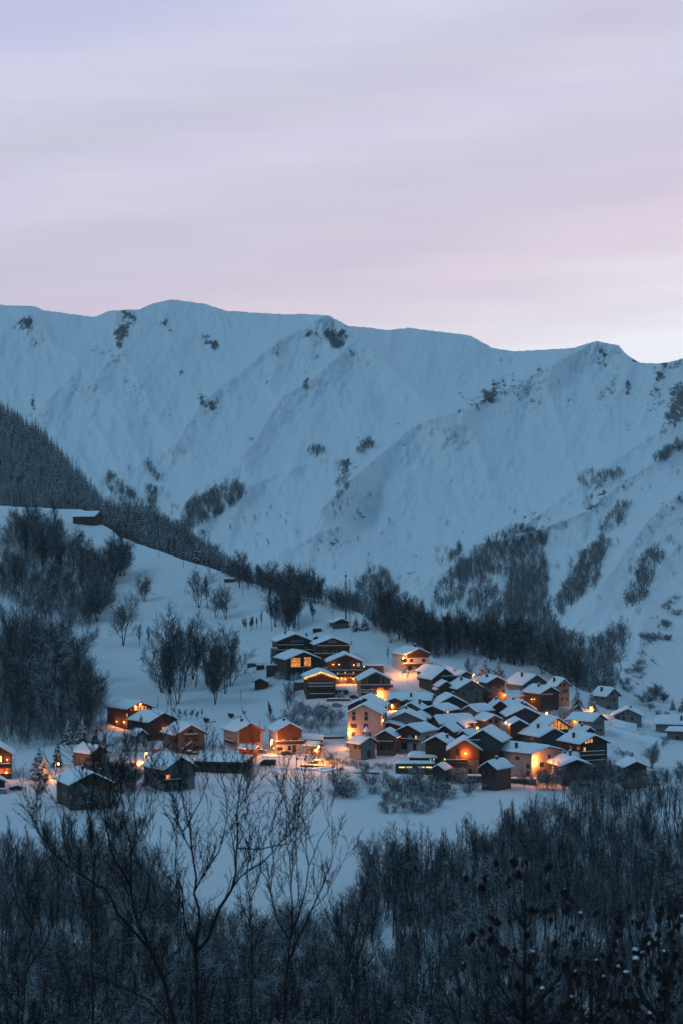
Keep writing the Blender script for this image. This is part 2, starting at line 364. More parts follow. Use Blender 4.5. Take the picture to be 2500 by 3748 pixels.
def md(px, py):
    py = np.asarray(py, float); px = np.asarray(px, float)
    base = np.interp(py, [900,1100,1300,1500,1700,1850,2000,2150,2300,2500,2700], [4500,4200,3880,3560,3240,3000,2750,2420,2080,1620,1300])
    base = base+ (1250-px)*.05 - np.clip(px-1900, 0, 2000)*.28*np.clip((py-1200)/700, 0, 1)
    for pl, a, w_ in RID: base = base-a*2.2*np.exp(-lseg(px, py, pl)/w_*1.3)
    for pl, a, w_ in VAL: base = base+a*np.exp(-(lseg(px, py, pl)/w_)**2)
    q = px+ (py-1500)*.25; q2 = px-(py-1500)*.35
    base = base+fbm(q/95, py/210, 5, 11, .55)*46+fbm(q2/38, py/110, 4, 23, .58)*17
    at = mattr(px, py)
    return base+ np.clip(at+.1, 0, 1)*fbm(px/9, py/14, 3, 31)*44
ROCKM = [((85,1190,60,40),.26),((150,1240,45,50),.22),((445,1215,38,75),.34),((470,1150,50,25),.3),((395,1300,55,40),.25),((480,1420,70,60),.22),((600,1180,30,30),.25),((625,1210,15,20),.3),((755,1240,30,30),.25),((785,1262,15,20),.3),
 ((665,1362,20,18),.32),((620,1535,25,35),.34),((700,1545,20,25),.32),((770,1470,50,40),.26),((806,1510,14,12),.4),((920,1610,22,30),.3),((1010,1265,20,40),.33),((975,1400,20,45),.3),((1120,1205,25,30),.28),((1210,1225,50,30),.34),((1225,1250,30,25),.36),
 ((1135,1380,50,50),.2),((1290,1300,40,40),.22),((1465,1551,35,12),.40),((1745,1480,60,55),.42),((1780,1468,30,45),.36),((1680,1505,25,25),.28),((1905,1430,80,60),.27),((1950,1470,40,30),.28),((2090,1470,50,40),.2),
 ((2264,1275,50,38),.42),((2190,1320,90,50),.27),((2235,1420,45,80),.29),((2295,1400,15,50),.33),((2330,1315,30,20),.36),((2400,1450,70,120),.28),((2470,1340,60,40),.38),((2480,1450,50,100),.32),((2300,1560,60,60),.2),
 ((1320,1620,60,50),.25),((1195,1690,20,60),.28),((1260,1750,50,80),.21),((1275,1860,60,70),.2),((540,1690,20,30),.3),((2200,1810,35,70),.34),((2150,1850,20,30),.3),((2280,1770,40,25),.3),((1950,1890,60,30),.26),
 ((2440,1860,40,40),.36),((2480,1830,30,30),.32),((670,1960,25,60),.33),((740,1950,30,50),.28),((120,1480,10,60),.36),((110,1520,20,20),.34),((1250,2000,60,60),.2),((1530,2050,60,40),.24),((1510,2110,50,50),.24),((2430,2000,60,80),.2)]
def mattr(px, py):
    a = np.zeros(np.shape(px))-.17
    for (cx, cy, rx, ry), s in ROCKM:
        a = np.maximum(a, min(s+.03, .285)*np.exp(-(((px-cx)/(rx*1.15))**2+((py-cy)/(ry*1.15))**2))-.05)
    g = fbm(px/55, py/90, 4, 41)
    g2 = fbm(px/13, py/30, 3, 61)
    return a+np.clip(g-.05, 0, 1)*.34+np.clip(g2-.25, 0, 1)*.16
def mrows(c):
    y0 = float(skyl(c)); y0 += 2.5*float(fbm(c/9., 0, 3, 77)) if -100 < c < 2600 else 0
    return np.linspace(y0, 2720, 400)
sheet('mountain', np.concatenate([np.linspace(-3500, -150, 30), np.linspace(-130, 2630, 560), np.linspace(2660, 6000, 30)]), mrows, md, M['snow_rock'], back=((120, 50), (500, 300), (1200, 900)), attr=mattr)
def mp_(px, py): return pt(px, py, float(md(px, py)))
# ---------------------------------------------------------------- houses
def win(parent, x, y, z, w_, h_, nrm='f', lit=None, frame='frame_dark', shut=None):
    """window on the front ('f', facing -y at y) or on a side ('l'/'r', at x); centre x,z or y,z"""
    t = .10
    def bx(mb, a0, a1, z0, z1, p0, p1):
        if nrm == 'f': mb.box(a0, a1, y-p1, y-p0, z0, z1)
        elif nrm == 'l': mb.box(x-p1, x-p0, a0, a1, z0, z1)
        else: mb.box(x+p0, x+p1, a0, a1, z0, z1)
    c = x if nrm == 'f' else y
    a0, a1, z0, z1 = c-w_/2, c+w_/2, z-h_/2, z+h_/2
    f = MB()
    bx(f, a0-t, a0, z0-t, z1+t, -.05, .09); bx(f, a1, a1+t, z0-t, z1+t, -.05, .09)
    bx(f, a0, a1, z0-t, z0, -.05, .10); bx(f, a0, a1, z1, z1+t, -.05, .09); bx(f, c-.035, c+.035, z0, z1, -.05, .07)
    if w_ > 2.2:
        for q in (-.25, .25): bx(f, c+q*w_-.04, c+q*w_+.04, z0, z1, -.05, .07)
        bx(f, a0, c-.035, z-.04, z+.04, -.05, .065); bx(f, c+.035, a1, z-.04, z+.04, -.05, .065)
    fo = f.build('window', M[frame], parent)
    g = MB(); bx(g, a0, a1, z0, z1, -.04, .03)
    g.build('pane', M[lit] if lit else M['glass'], fo)
    if shut:
        for sgn in (-1, 1):
            s = MB(); e = (a0-t-.02, a0-t-.02-w_*.48) if sgn < 0 else (a1+t+.02, a1+t+.02+w_*.48)
            bx(s, min(e), max(e), z0-.05, z1+.05, -.05, .07); s.build('shutter', M[shut], parent)
    return fo
def snow_roof_mesh(W2, y0, y1, H, p, t, seed, asym=(1, 1)):
    """snow on a gable roof: half width W2, from y0 to y1, apex z=H at x=0, slope p"""
    nu, nv = 22, 14; V = []; Q = []
    us = np.linspace(-1, 1, nu+1); vs = np.linspace(0, 1, nv+1)
    ed = lambda e: (1-min(1, max(0, e))**5)**.5
    k = seed*13.7
    for j, v in enumerate(vs):
        for i, u in enumerate(us):
            x = u*W2; y = y0+(y1-y0)*v
            wob = .26*float(fbm(x/3.0+k, y/3.0, 3, 9))
            th = t*ed(abs(u))*ed(abs(2*v-1)**1.6)+wob*ed(abs(u))*ed(abs(2*v-1))
            ridge = -.0 if abs(u) > .08 else -p*W2*.04
            V.append((x+(u*(.10+.25*float(fbm(y/1.8+k, u*5, 2, 6))) if abs(u) == 1 else 0), y, H-p*abs(x)+th+ridge))
    n = len(V)
    for j, v in enumerate(vs):
        for i, u in enumerate(us):
            x = u*W2; V.append((x, y0+(y1-y0)*v, H-p*abs(x)-.03))
    c = nu+1
    for j in range(nv):
        for i in range(nu):
            a = j*c+i; Q.append((a, a+1, a+c+1, a+c)); Q.append((a+n, a+c+n, a+c+1+n, a+1+n))
    for i in range(nu):
        Q.append((i+n, i+1+n, i+1, i)); a = nv*c+i; Q.append((a, a+1, a+1+n, a+n))
    for j in range(nv):
        a = j*c; Q.append((a, a+c, a+c+n, a+n)); a = j*c+nu; Q.append((a+n, a+c+n, a+c, a))
    return V, Q
HN = [0]
def house(name, label, cat, xl, xr, yt, ya, yb, side='L', s=0, wall='stone', top=None, split=.5, th=None, ws=None, sw=None, bal=(), chim=(), lamps=(), snow=.6,
          group=None, frame='frame_dark', shut=None, doors=(), o=1.15, auto=True, dpx=None, wlen=None, ovf=1.1, pent=0):
    HN[0] += 1; sd = HN[0]; rr = random.Random(sd*77)
    xm = (xl+xr)/2; d = float(gd(xm, yb if dpx is None else dpx)); k = F/d
    x0, y0, z0 = pt(xm, yb, d)
    if th is None: th = atan((s/(1.15*(xr-xl)))) if s else R(4)
    Wr = (xr-xl)/(k*cos(th)); Ln = (s/(k*sin(th))) if s else Wr*.95
    if wlen: Ln = wlen
    sg = 1 if side == 'L' else -1
    O = empty(name, (x0, y0, z0), sg*th); tag(O, label, cat, group)
    Ht = (yb-yt)/k; rise = (yt-ya)/k; rise = max(.6, rise-.15)
    snow *= rr.uniform(.8, 1.3); Ht -= snow*.35
    o = min(o, Wr*.13); W = Wr-2*o; p = rise/(Wr/2); Hw = Ht+o*p; apex = Ht+rise   # roof underside apex
    aw = apex-.02
    w2 = W/2
    MB().prism([(-w2, -5), (w2, -5), (w2, Hw-.05), (0, aw-.05), (-w2, Hw-.05)], 0, Ln).build('wall', M[wall], O)
    if top:
        zs = Hw*split if split <= 1 else split
        def hw(z): return w2 if z <= Hw else w2*(aw-z)/(aw-Hw)
        pts = [(-w2-.06, zs), (w2+.06, zs), (w2+.06, Hw-.12), (0, aw-.1), (-w2-.06, Hw-.12)] if zs < Hw-.2 else [(-hw(zs)+.05, zs), (hw(zs)-.05, zs), (0, aw-.1)]
        MB().prism(pts, -.12, -.003).build('gable_cladding', M[top], O)
    # roof boards and barge
    ro = MB(); tk = .22
    ro.prism([(-w2-o, Ht), (0, apex), (w2+o, Ht), (w2+o, Ht+tk), (0, apex+tk), (-w2-o, Ht+tk)], -ovf, Ln+.7)
    r = ro.build('roof', M['roof_board'], O)
    if W > 5:
        MB().box(-.14, .14, -ovf+.15, 0, apex-.46, apex-.13).build('ridge_beam', M['roof_board'], r)
    V, Q = snow_roof_mesh(w2+o+.05, -ovf-.05, Ln+.75, apex+tk+.01, p, snow, sd)
    sn = fastmesh('roof_snow', V, Q, M['snow'], True); link('roof_snow', sn, r)
    def lx(px): return (px-xm)/(k*cos(th))
    def lz(py): return (yb-py)/k
    def ly(px): return max(.3, min(Ln-.3, (abs(px-(xl if side == 'L' else xr))-o*k*cos(th)*.5)/(k*max(.2, sin(th)))))
    yf = -.12 if top else 0
    if ws is None and auto:
        ws = []
        nst = max(1, int((Hw+.4*rise)/2.9)); nw = max(1, int(W/3.4))
        for a in range(nst):
            for b in range(nw):
                if rr.random() < .18: continue
                ws.append((xm+((b+.5)/nw-.5)*W*.8*k*cos(th), yb-(1.6+a*2.8)*k, .95*k, 1.15*k, 'lit_warm' if rr.random() < .12 else None))
    for q in (ws or []):
        wx, wy, ww, wh = q[:4]; lit = q[4] if len(q) > 4 else None
        X_ = lx(wx); Z_ = lz(wy); yy = yf if (top and Z_ > (Hw*split if split <= 1 else split)) else 0
        if abs(X_) > w2-.3: continue
        win(O, X_, yy, Z_, ww/(k*cos(th)), wh/k, 'f', lit, frame, shut)
    if sw is None and auto and s > 25:
        sw = []
        nw = max(1, int(Ln/4.5))
        for b in range(nw):
            if rr.random() < .3: continue
            yy = Ln*(b+.5)/nw
            win(O, -w2 if side == 'L' else w2, yy, Hw-1.5, .9, 1.1, 'l' if side == 'L' else 'r', None, frame)
    for q in (sw or []):
        wx, wy, ww, wh = q[:4]; lit = q[4] if len(q) > 4 else None
        win(O, -w2 if side == 'L' else w2, ly(wx), lz(wy)-.0, ww/(k*max(.3, sin(th))), wh/k, 'l' if side == 'L' else 'r', lit, frame)
    for (a, b, yy) in doors:
        X_ = lx((a+b)/2); ww = (b-a)/(k*cos(th)); hh = lz(yy)
        dr = MB().box(X_-ww/2, X_+ww/2, -.06, -.004, .0, hh).build('door', M['frame_dark'], O)
        MB().box(X_+ww*.3, X_+ww*.3+.06, -.12, -.065, hh*.45, hh*.45+.15).build('handle', M['metal'], dr)
    for (a, b, yy) in bal:
        X0, X1 = lx(a), lx(b); Zb = lz(yy)-1.0; dp = 1.15
        bo = MB().box(X0, X1, -dp, -.13, Zb-.18, Zb).build('balcony', M['wood_dark'], O)
        rl = MB().box(X0, X1, -dp, -dp+.06, Zb+.15, Zb+.85).box(X0, X1, -dp-.04, -dp+.1, Zb+.87, Zb+.97)
        n = max(2, int((X1-X0)/2))
        for i in range(n+1):
            xx = X0+.03+(X1-X0-.16)*i/n; rl.box(xx, xx+.1, -dp+.062, -dp+.14, Zb+.001, Zb+.868)
        rl.build('railing', M['wood_dark'], bo)
        sm = MB().box(X0, X1, -dp-.03, -dp+.12, Zb+.975, Zb+1.16).build('rail_snow', M['snow'], bo)
    for (cx_, cyp) in chim:                   # pixel of the chimney top
        u = (cx_-xm)/k; zt = lz(cyp)
        # place on the roof: choose the depth so that the height suits the slope
        yy = Ln*rr.uniform(.25, .6) if s == 0 else Ln*.45
        xx = (u+sg*sin(th)*yy)/cos(th); xx = max(-w2*.8, min(w2*.8, xx)); zr = apex-p*abs(xx); ztop = max(zr+1.5, min(zr+2.4, zt))
        c = MB().box(xx-.4, xx+.4, yy-.35, yy+.35, zr-.3, ztop).box(xx-.5, xx+.5, yy-.45, yy+.45, ztop+.002, ztop+.12).build('chimney', M['stone_dark'], O)
        MB().ball((xx, yy, ztop+.22), .48, 10, 6, .65).build('chimney_snow', M['snow'], c, True)
    for q in lamps:
        a, yy, e = q[:3]; sdl = q[3] if len(q) > 3 else 'f'
        if sdl == 'f': P = (lx(a), -.45+yf, lz(yy)); Q_ = (P[0], -.5-.25+yf, P[2]-.1)
        else: P = ((-w2-.4 if side == 'L' else w2+.4), ly(a), lz(yy)); Q_ = (P[0]+(-.35 if side == 'L' else .35), P[1], P[2]-.1)
        rad = .40 if e > 300 else .24 if e > 80 else .17
        lm = MB().cyl((P[0], P[1]+(.45 if sdl == 'f' else 0), P[2]+.3), (P[0], P[1], P[2]+.3), .035).cyl((P[0], P[1], P[2]+.12), (P[0], P[1], P[2]+.3), .14, .05).build('wall_lamp', M['metal'], O)
        MB().ball(P, rad, 10, 7).build('lamp_globe', M['lamp_globe'], lm, True)
        li = bpy.data.lights.new('lamp_light', 'POINT'); li.energy = e*5.5; li.color = (1, .31, .05) if e > 60 else (1, .30, .05); li.shadow_soft_size = .2
        lo = bpy.data.objects.new('lamp_light', li); COL.objects.link(lo); lo.parent = lm; lo.location = (Q_[0], Q_[1]-(rad+.1 if sdl == 'f' else 0), Q_[2])
        if sdl != 'f': lo.location = (Q_[0]+(-.3 if side == 'L' else .3), Q_[1], Q_[2])
    O['_k'] = k
    return O, dict(k=k, W=W, w2=w2, L=Ln, Hw=Hw, Ht=Ht, apex=apex, p=p, o=o, lx=lx, lz=lz, th=th, sg=sg)
H = house
GV = None
# --- the chalet cluster up the slope
h1 = H('chalet', 'large dark chalet at the top left of the cluster, with a deck on posts', 'chalet', 1007, 1154, 2349, 2319, 2428, 'L', 26, 'stone_dark', 'wood_dark', .35,
  ws=[(1073,2347,10,7,'glass'),(1088,2347,10,7,'glass'),(1104,2347,10,7),(1060,2374,12,9),(1085,2374,12,9),(1120,2374,12,9)], chim=[(1042,2314),(1125,2316)], bal=[(1010,1150,2378),(1016,1110,2360)], frame='frame_white')
h2 = H('chalet', 'dark chalet at the top right of the hillside cluster, its long balcony edged with snow', 'chalet', 1148, 1288, 2361, 2333, 2440, 'L', 18, 'stone_dark', 'wood_dark', .3,
  ws=[(1206,2349,7,6),(1216,2347,7,8),(1226,2349,7,6),(1267,2388,5,5,'lit_yellow'),(1190,2385,12,9),(1225,2385,12,9),(1180,2411,13,10),(1210,2411,13,10),(1245,2411,13,10)], bal=[(1160,1280,2363),(1150,1235,2391)], frame='frame_white')
h3 = H('chalet', 'dark chalet with two tall glowing windows under its gable, left of the cluster', 'chalet', 1041, 1180, 2414, 2385, 2474, 'L', 48, 'stone_dark', 'wood_dark', .25,
  ws=[(1082,2424,34,32,'lit_room'),(1125,2422,24,32,'lit_room'),(1060,2459,12,10),(1150,2459,12,10)], sw=[], bal=[(1065,1140,2441)])
h4 = H('chalet', 'dark three-storey chalet with red wall sconces and a big dim glass gable', 'chalet', 1194, 1336, 2424, 2394, 2504, 'L', 8, 'stone', 'wood_dark', .35,
  ws=[(1255,2428,40,30,'glass'),(1232,2434,8,26),(1277,2436,8,26),(1312,2433,10,13,'lit_cyan'),(1236,2465,4,16,'lit_yellow')], bal=[(1200,1330,2452),(1232,1300,2467)], doors=[(1270,1290,2484)],
  lamps=[(1219,2432,30),(1241,2432,18),(1295,2434,18),(1263,2461,22),(1293,2461,22),(1250,2482,70),(1264,2484,70),(1293,2484,90),(1333,2440,18)])
h5 = H('chalet', 'dark chalet with a string of yellow fairy lights along its snowy eaves', 'chalet', 1112, 1238, 2480, 2456, 2556, 'L', 14, 'stone_dark', 'wood_dark', .4,
  ws=[(1150,2512,12,9),(1200,2512,12,9),(1145,2542,12,12),(1185,2542,12,12),(1215,2542,10,12)], bal=[(1128,1222,2500),(1128,1222,2511),(1134,1222,2538)])
h6 = H('chalet', 'orange timber chalet with lit lamps by its ground-floor door', 'chalet', 1312, 1439, 2491, 2457, 2562, 'L', 14, 'plaster_pink', 'wood_orange', .48,
  ws=[(1373,2485,32,32,'glass'),(1354,2492,8,26),(1402,2492,8,26),(1345,2521,12,9),(1375,2521,12,9),(1412,2520,12,12)], bal=[(1318,1438,2506),(1320,1380,2525),(1320,1380,2533)], shut=None,
  lamps=[(1387,2537,260),(1396,2547,160),(1357,2545,110),(1377,2545,110)], doors=[(1366,1372,2545)])
# fairy lights
o_, g_ = h5; fl = MB(); rr = random.Random(3)
for sgn in (-1, 1):
    for i in range(34):
        u = i/33*(g_['w2']+g_['o']); x = sgn*u; z = g_['apex']-g_['p']*u+.12; fl.ball((x, -1.25, z-.08), .10, 6, 4)
        for j in range(rr.randint(0, 3)): fl.ball((x+rr.uniform(-.1, .1), -1.25, z-.3-j*.22), .065, 5, 4)
fl.build('light_string', M['bulb'], o_)
for u in (-.9, -.45, 0, .45, .9):
    li = bpy.data.lights.new('string_light', 'POINT'); li.energy = 80; li.color = (1, .42, .08); li.shadow_soft_size = .4
    lo = bpy.data.objects.new('string_light', li); COL.objects.link(lo); lo.parent = o_; lo.location = (u*(g_['w2']+g_['o']), -1.8, g_['apex']-g_['p']*abs(u)*(g_['w2']+g_['o'])-.3)
# faint string on the neighbour
o_, g_ = h4; fl = MB()
for sgn in (-1, 1):
    for i in range(16):
        u = i/15*(g_['w2']+g_['o']); fl.ball((sgn*u, -1.22, g_['apex']-g_['p']*u-.05), .045, 5, 4)
fl.build('light_string', M['lit_warm'], o_)
H('hut', 'small dark hut alone on the open snow left of the fairy-lit chalet', 'hut', 924, 984, 2497, 2481, 2519, 'R', 6, 'wood_dark', th=R(8), wlen=5, auto=False)
H('shed', 'tiny dark gable shed just behind the ridge of the top left chalet', 'shed', 1146, 1176, 2340, 2327, 2360, 'R', 14, 'wood_dark', auto=False, snow=.35)
H('hut', 'low stone hut at the foot of the telecom mast', 'hut', 1215, 1284, 2280, 2264, 2298, 'L', 18, 'stone', 'wood_dark', .75, ws=[(1260,2275,12,4)], snow=.45)
H('shed', 'low snowed-over shed on the crest of the hill between two power poles', 'shed', 852, 862, 2120, 2115, 2128, 'L', 32, 'wood_dark', th=R(75), auto=False, snow=.4)
H('barn', 'long-roofed barn half hidden in the dark woods high on the left hillside', 'barn', 345, 376, 1891, 1871, 1921, 'L', 84, 'wood_dark', th=R(62), auto=False, snow=.7)
# --- right of the cluster and the old village
H('house', 'lamp-lit cream chalet standing alone above the village with a dark gable and full-width balcony', 'house', 1481, 1580, 2396, 2372, 2456, 'L', 50, 'plaster', 'wood_dark', .78,
  ws=[(1466,2417,7,10),(1506,2417,9,10),(1551,2417,9,10),(1500,2445,14,14),(1531,2443,7,13)], sw=[(1466,2417,18,10)], bal=[(1470,1582,2428)], chim=[(1522,2362)])
H('house', 'stone house with a stepped double snow roof at the top of the old village', 'house', 1574, 1678, 2486, 2445, 2538, 'L', 46, 'stone_dark', 'wood_dark', .55, ws=[(1640,2474,14,8),(1598,2488,5,9),(1660,2500,7,9)], doors=[(1582,1596,2518)], bal=[(1612,1668,2474)])
H('barn', 'narrow snow-roofed barn tucked directly behind the topmost stone house', 'barn', 1567, 1640, 2462, 2436, 2500, 'L', 46, 'wood_grey', auto=False, snow=.55)
H('house', 'small house whose snowy roof shows behind the pale-trunked tree', 'house', 1675, 1735, 2474, 2457, 2500, 'L', 20, 'wood_grey', auto=False)
H('house', 'broad brown stone house with a wide front gable at the top of the old village', 'house', 1668, 1779, 2522, 2489, 2584, 'L', 34, 'stone', 'stone', .6, ws=[(1712,2518,9,12),(1727,2518,9,12),(1697,2538,6,9),(1745,2537,6,9),(1745,2565,6,12)], chim=[(1692,2482)])
H('house', 'little brown gabled annex at the left of the broad stone house', 'house', 1602, 1662, 2514, 2493, 2560, 'L', 14, 'wood_brown', auto=False, snow=.45)
H('porch', 'snow-heaped porch roof in front of the little brown annex', 'porch', 1594, 1630, 2524, 2515, 2552, 'L', 10, 'stone_dark', auto=False, snow=.8)
H('house', 'tall stone house with orange-lit lower wall and dark timber gable', 'house', 1776, 1858, 2499, 2475, 2582, 'L', 28, 'stone', 'wood_dark', .84, ws=[(1793,2513,9,13),(1826,2513,9,13),(1793,2540,9,11),(1794,2562,14,14),(1828,2537,8,6,'lit_dim')], chim=[(1785,2471)],
  lamps=[(1845,2545,180)])
H('house', 'wide house with a half dark, half pale gable on the village back row', 'house', 1905, 2016, 2508, 2469, 2550, 'L', 54, 'plaster_grey', 'wood_grey', .62, ws=[(1960,2520,7,8),(1987,2508,6,7)], chim=[(1915,2457)])
H('house', 'tall narrow pale plaster house at the right end of the back row', 'house', 2030, 2094, 2513, 2483, 2585, 'L', 26, 'plaster_grey', ws=[(2050,2507,6,11),(2065,2507,9,10),(2064,2530,5,12),(2075,2530,6,12),(2058,2558,5,8),(2075,2558,5,8)], chim=[(2006,2480)])
H('house', 'dark timber house with snow-edged balcony beside the bare shrubs', 'house', 1968, 2056, 2538, 2512, 2600, 'L', 52, 'wood_dark', 'wood_dark', .3, ws=[(1990,2560,9,9),(2030,2562,9,9)], bal=[(1975,2018,2540)], sw=[(1940,2555,22,12)], chim=[(1976,2506)],
  lamps=[(1938,2562,60,'s')])
H('house', 'low house with an orange-lit long side wall and dark left gable', 'house', 1812, 1874, 2551, 2533, 2582, 'R', 60, 'plaster', 'wood_dark', .2, ws=[], sw=[(1905,2562,7,8),(1920,2562,5,10)], lamps=[(1895,2566,90,'s')])
sk = H('house', 'dark gabled house with one glowing yellow attic window', 'house', 1852, 1968, 2600, 2563, 2632, 'L', 28, 'wood_dark', 'wood_dark', .3, ws=[(1899,2576,11,8,'lit_yellow')], sw=[], chim=[(1885,2559)])
H('house', 'small dark house with a snow-capped chimney at the left of the yellow attic window', 'house', 1798, 1860, 2588, 2563, 2622, 'L', 12, 'wood_dark', auto=False, chim=[(1819,2560)])
H('house', 'grey stone-walled house with a shallow wide gable above the dark barn', 'house', 1851, 1990, 2622, 2588, 2675, 'L', 10, 'stone_dark', 'slate', .35, ws=[], lamps=[], chim=[(1925,2586)])
H('barn', 'dark timber barn with a snowy shallow gable right of the alley lamp', 'barn', 1857, 1941, 2657, 2633, 2712, 'L', 8, 'wood_dark', 'wood_dark', .3, ws=[], lamps=[(1862,2650,10)])
hg = H('house', 'house with an orange-glowing glazed gable behind dark timber struts', 'house', 1985, 2094, 2664, 2626, 2702, 'L', 36, 'wood_dark', ws=[], sw=[])
H('house', 'low stone house with a long curved snowy roof and chimney below the glazed gable', 'house', 1966, 2082, 2695, 2664, 2738, 'L', 60, 'slate', ws=[], sw=[(1935,2707,10,6,'lit_dim')], chim=[(1975,2655)], snow=.8)
H('house', 'grey plaster house with a glowing yellow left wall near the fir trees', 'house', 2158, 2224, 2639, 2612, 2692, 'L', 80, 'plaster_grey', ws=[(2179,2646,10,7),(2197,2648,9,10),(2185,2672,6,8),(2198,2674,6,9)], sw=[(2115,2646,12,9)], lamps=[(2098,2642,120,'s')])
H('shed', 'small dark gable shed directly in front of the grey plaster house with the yellow wall', 'shed', 2128, 2182, 2681, 2660, 2706, 'L', 34, 'wood_dark', auto=False, chim=[(2134,2655)])
H('house', 'tall grey house with an open lit attic at the upper right edge of the village', 'house', 2211, 2274, 2549, 2518, 2600, 'L', 42, 'plaster_grey', ws=[(2236,2538,17,10),(2228,2537,5,8,'lit_warm'),(2220,2563,8,9),(2233,2562,7,8),(2249,2563,8,10),(2222,2588,5,9),(2230,2588,5,9)], chim=[(2194,2514)])
H('house', 'grey stone house standing apart on the snow at the right, windows in two rows', 'house', 2238, 2358, 2622, 2592, 2655, 'R', 10, 'plaster_grey', th=R(8), ws=[(2263,2630,11,12),(2283,2630,11,12),(2313,2630,8,12),(2281,2613,4,4),(2300,2613,4,4),(2310,2650,13,6)], chim=[(2313,2588)])
H('house', 'long low house with a deep snow roof cut by the right picture edge', 'house', 2560, 2590, 2652, 2624, 2690, 'L', 158, 'plaster_grey', th=R(68), sw=[], ws=[], chim=[(2475,2612)])
H('house', 'small stone outbuilding buried in snow at the right edge of the picture', 'house', 2520, 2545, 2676, 2668, 2712, 'L', 78, 'stone', th=R(62), sw=[(2476,2700,11,8)], ws=[], snow=.9)
H('chalet', 'big dark three-storey chalet with small orange-lit windows at the right end of the village', 'chalet', 2112, 2235, 2721, 2688, 2802, 'L', 62, 'wood_dark', 'wood_dark', .2,
  ws=[(2143,2716,8,8,'lit_warm'),(2153,2711,6,14,'lit_warm'),(2164,2711,7,13,'lit_warm'),(2137,2743,7,18,'lit_warm'),(2190,2743,10,12),(2215,2735,6,20,'glass'),(2160,2765,10,12),(2190,2765,10,12),(2165,2790,12,10)],
  sw=[(2079,2740,8,12,'lit_dim'),(2100,2738,8,12,'lit_dim')], bal=[(2120,2210,2748),(2120,2210,2762),(2120,2210,2781)], chim=[(2099,2678)])
H('house', 'dark house with a ribbed snowy roof behind the black conifer at the lower right', 'house', 2045, 2172, 2802, 2777, 2872, 'L', 36, 'stone_dark', 'wood_dark', .4, ws=[(2120,2830,10,10),(2080,2830,10,10)], chim=[(2095,2754)], snow=.75)
H('barn', 'low snow-covered barn roof with chimneys between the lamp-lit wall and the ribbed roof', 'barn', 2100, 2134, 2783, 2757, 2800, 'L', 100, 'wood_dark', th=R(70), auto=False, chim=[(2068,2755)], snow=.8)
H('house', 'grey stone house low among the dark trees at the right end of the village', 'house', 2277, 2380, 2810, 2784, 2885, 'L', 12, 'stone_dark', ws=[(2325,2820,12,16)])
H('house', 'large house whose plaster gable glows orange from a bright wall lamp', 'house', 1932, 2074, 2752, 2730, 2848, 'L', 136, 'plaster_pink', ws=[(1980,2796,14,14),(2010,2770,8,12),(1992,2822,10,10)], sw=[(1830,2775,12,10),(1880,2775,12,10),(1855,2800,12,10),(1915,2800,9,14),(1915,2826,10,18)], th=R(42),
  lamps=[(1950,2781,800)], doors=[(1914,1921,2822)], chim=[(1890,2708)])
H('barn', 'tall dark barn with a broad snow slope in the middle of the village front', 'barn', 1699, 1839, 2715, 2669, 2838, 'R', 46, 'wood_dark', 'slate', .72, ws=[], bal=[(1700,1760,2708)])
H('house', 'small dark outhouse with a stovepipe on its snowy roof in the front row', 'house', 1755, 1825, 2814, 2785, 2892, 'R', 60, 'stone_dark', 'wood_dark', .45, ws=[(1783,2830,7,18),(1806,2830,7,18)], chim=[(1820,2782)], doors=[(1780,1793,2865)])
H('house', 'house with an orange-lit balcony recess beside the tall dark barn', 'house', 1635, 1766, 2747, 2705, 2842, 'R', 8, 'stone', 'wood_brown', .62, ws=[(1676,2752,12,26),(1672,2775,8,22,'lit_dim'),(1680,2820,10,12),(1722,2822,8,14)], lamps=[(1703,2757,300)], bal=[(1636,1712,2780)])
H('house', 'dark house with a single stout chimney left of the orange-lit balcony', 'house', 1547, 1644, 2722, 2693, 2806, 'R', 32, 'stone_dark', 'wood_dark', .35, ws=[(1590,2745,8,12),(1615,2745,8,12),(1628,2775,6,14,'lit_yellow')], chim=[(1668,2694)], sw=[])
H('house', 'pale plaster house with a balcony and a bright lamp under its left eave', 'house', 1449, 1546, 2679, 2652, 2754, 'R', 66, 'plaster_pink', 'wood_dark', .80, ws=[(1482,2696,18,12),(1513,2696,9,13),(1522,2698,5,18,'lit_yellow'),(1480,2732,20,22),(1518,2732,10,22)], bal=[(1459,1537,2703)], lamps=[(1461,2690,450)], sw=[(1580,2700,10,9)])
H('house', 'dark reddish timber house between the chapel and the pale plaster house', 'house', 1367, 1454, 2699, 2672, 2762, 'R', 22, 'stone', 'wood_brown', .25, ws=[(1390,2712,8,14),(1410,2712,8,14),(1425,2735,8,14),(1398,2737,8,14)], bal=[(1375,1440,2712)], sw=[])
H('house', 'tall pale plaster village house with a bright yellow lamp at its left corner', 'house', 1262, 1400, 2614, 2577, 2738, 'R', 26, 'plaster_pink', ws=[(1295,2612,9,10),(1340,2612,9,10),(1295,2630,10,14),(1340,2629,10,14),(1289,2658,9,12),(1300,2658,8,12),(1339,2659,14,16),(1292,2688,11,15),(1331,2687,6,14),(1352,2687,9,12)],
  sw=[(1410,2640,9,16,'lit_dim')], chim=[(1322,2570)], lamps=[(1278,2681,520),(1418,2642,90,'s')], frame='frame_dark')
H('house', 'dark stone house showing its roof behind the tall pale plaster house', 'house', 1263, 1405, 2588, 2552, 2700, 'R', 26, 'stone_dark', 'wood_dark', .6, ws=[(1283,2594,6,7)], sw=[])
ch = H('chapel', 'small plaster chapel with an arched door and a little belfry at the village entrance', 'chapel', 1311, 1384, 2722, 2697, 2778, 'L', 42, 'plaster_grey', ws=[], sw=[(1284,2734,4,13),(1290,2734,4,13),(1301,2734,4,13),(1307,2734,4,13)], th=R(38), snow=.45)
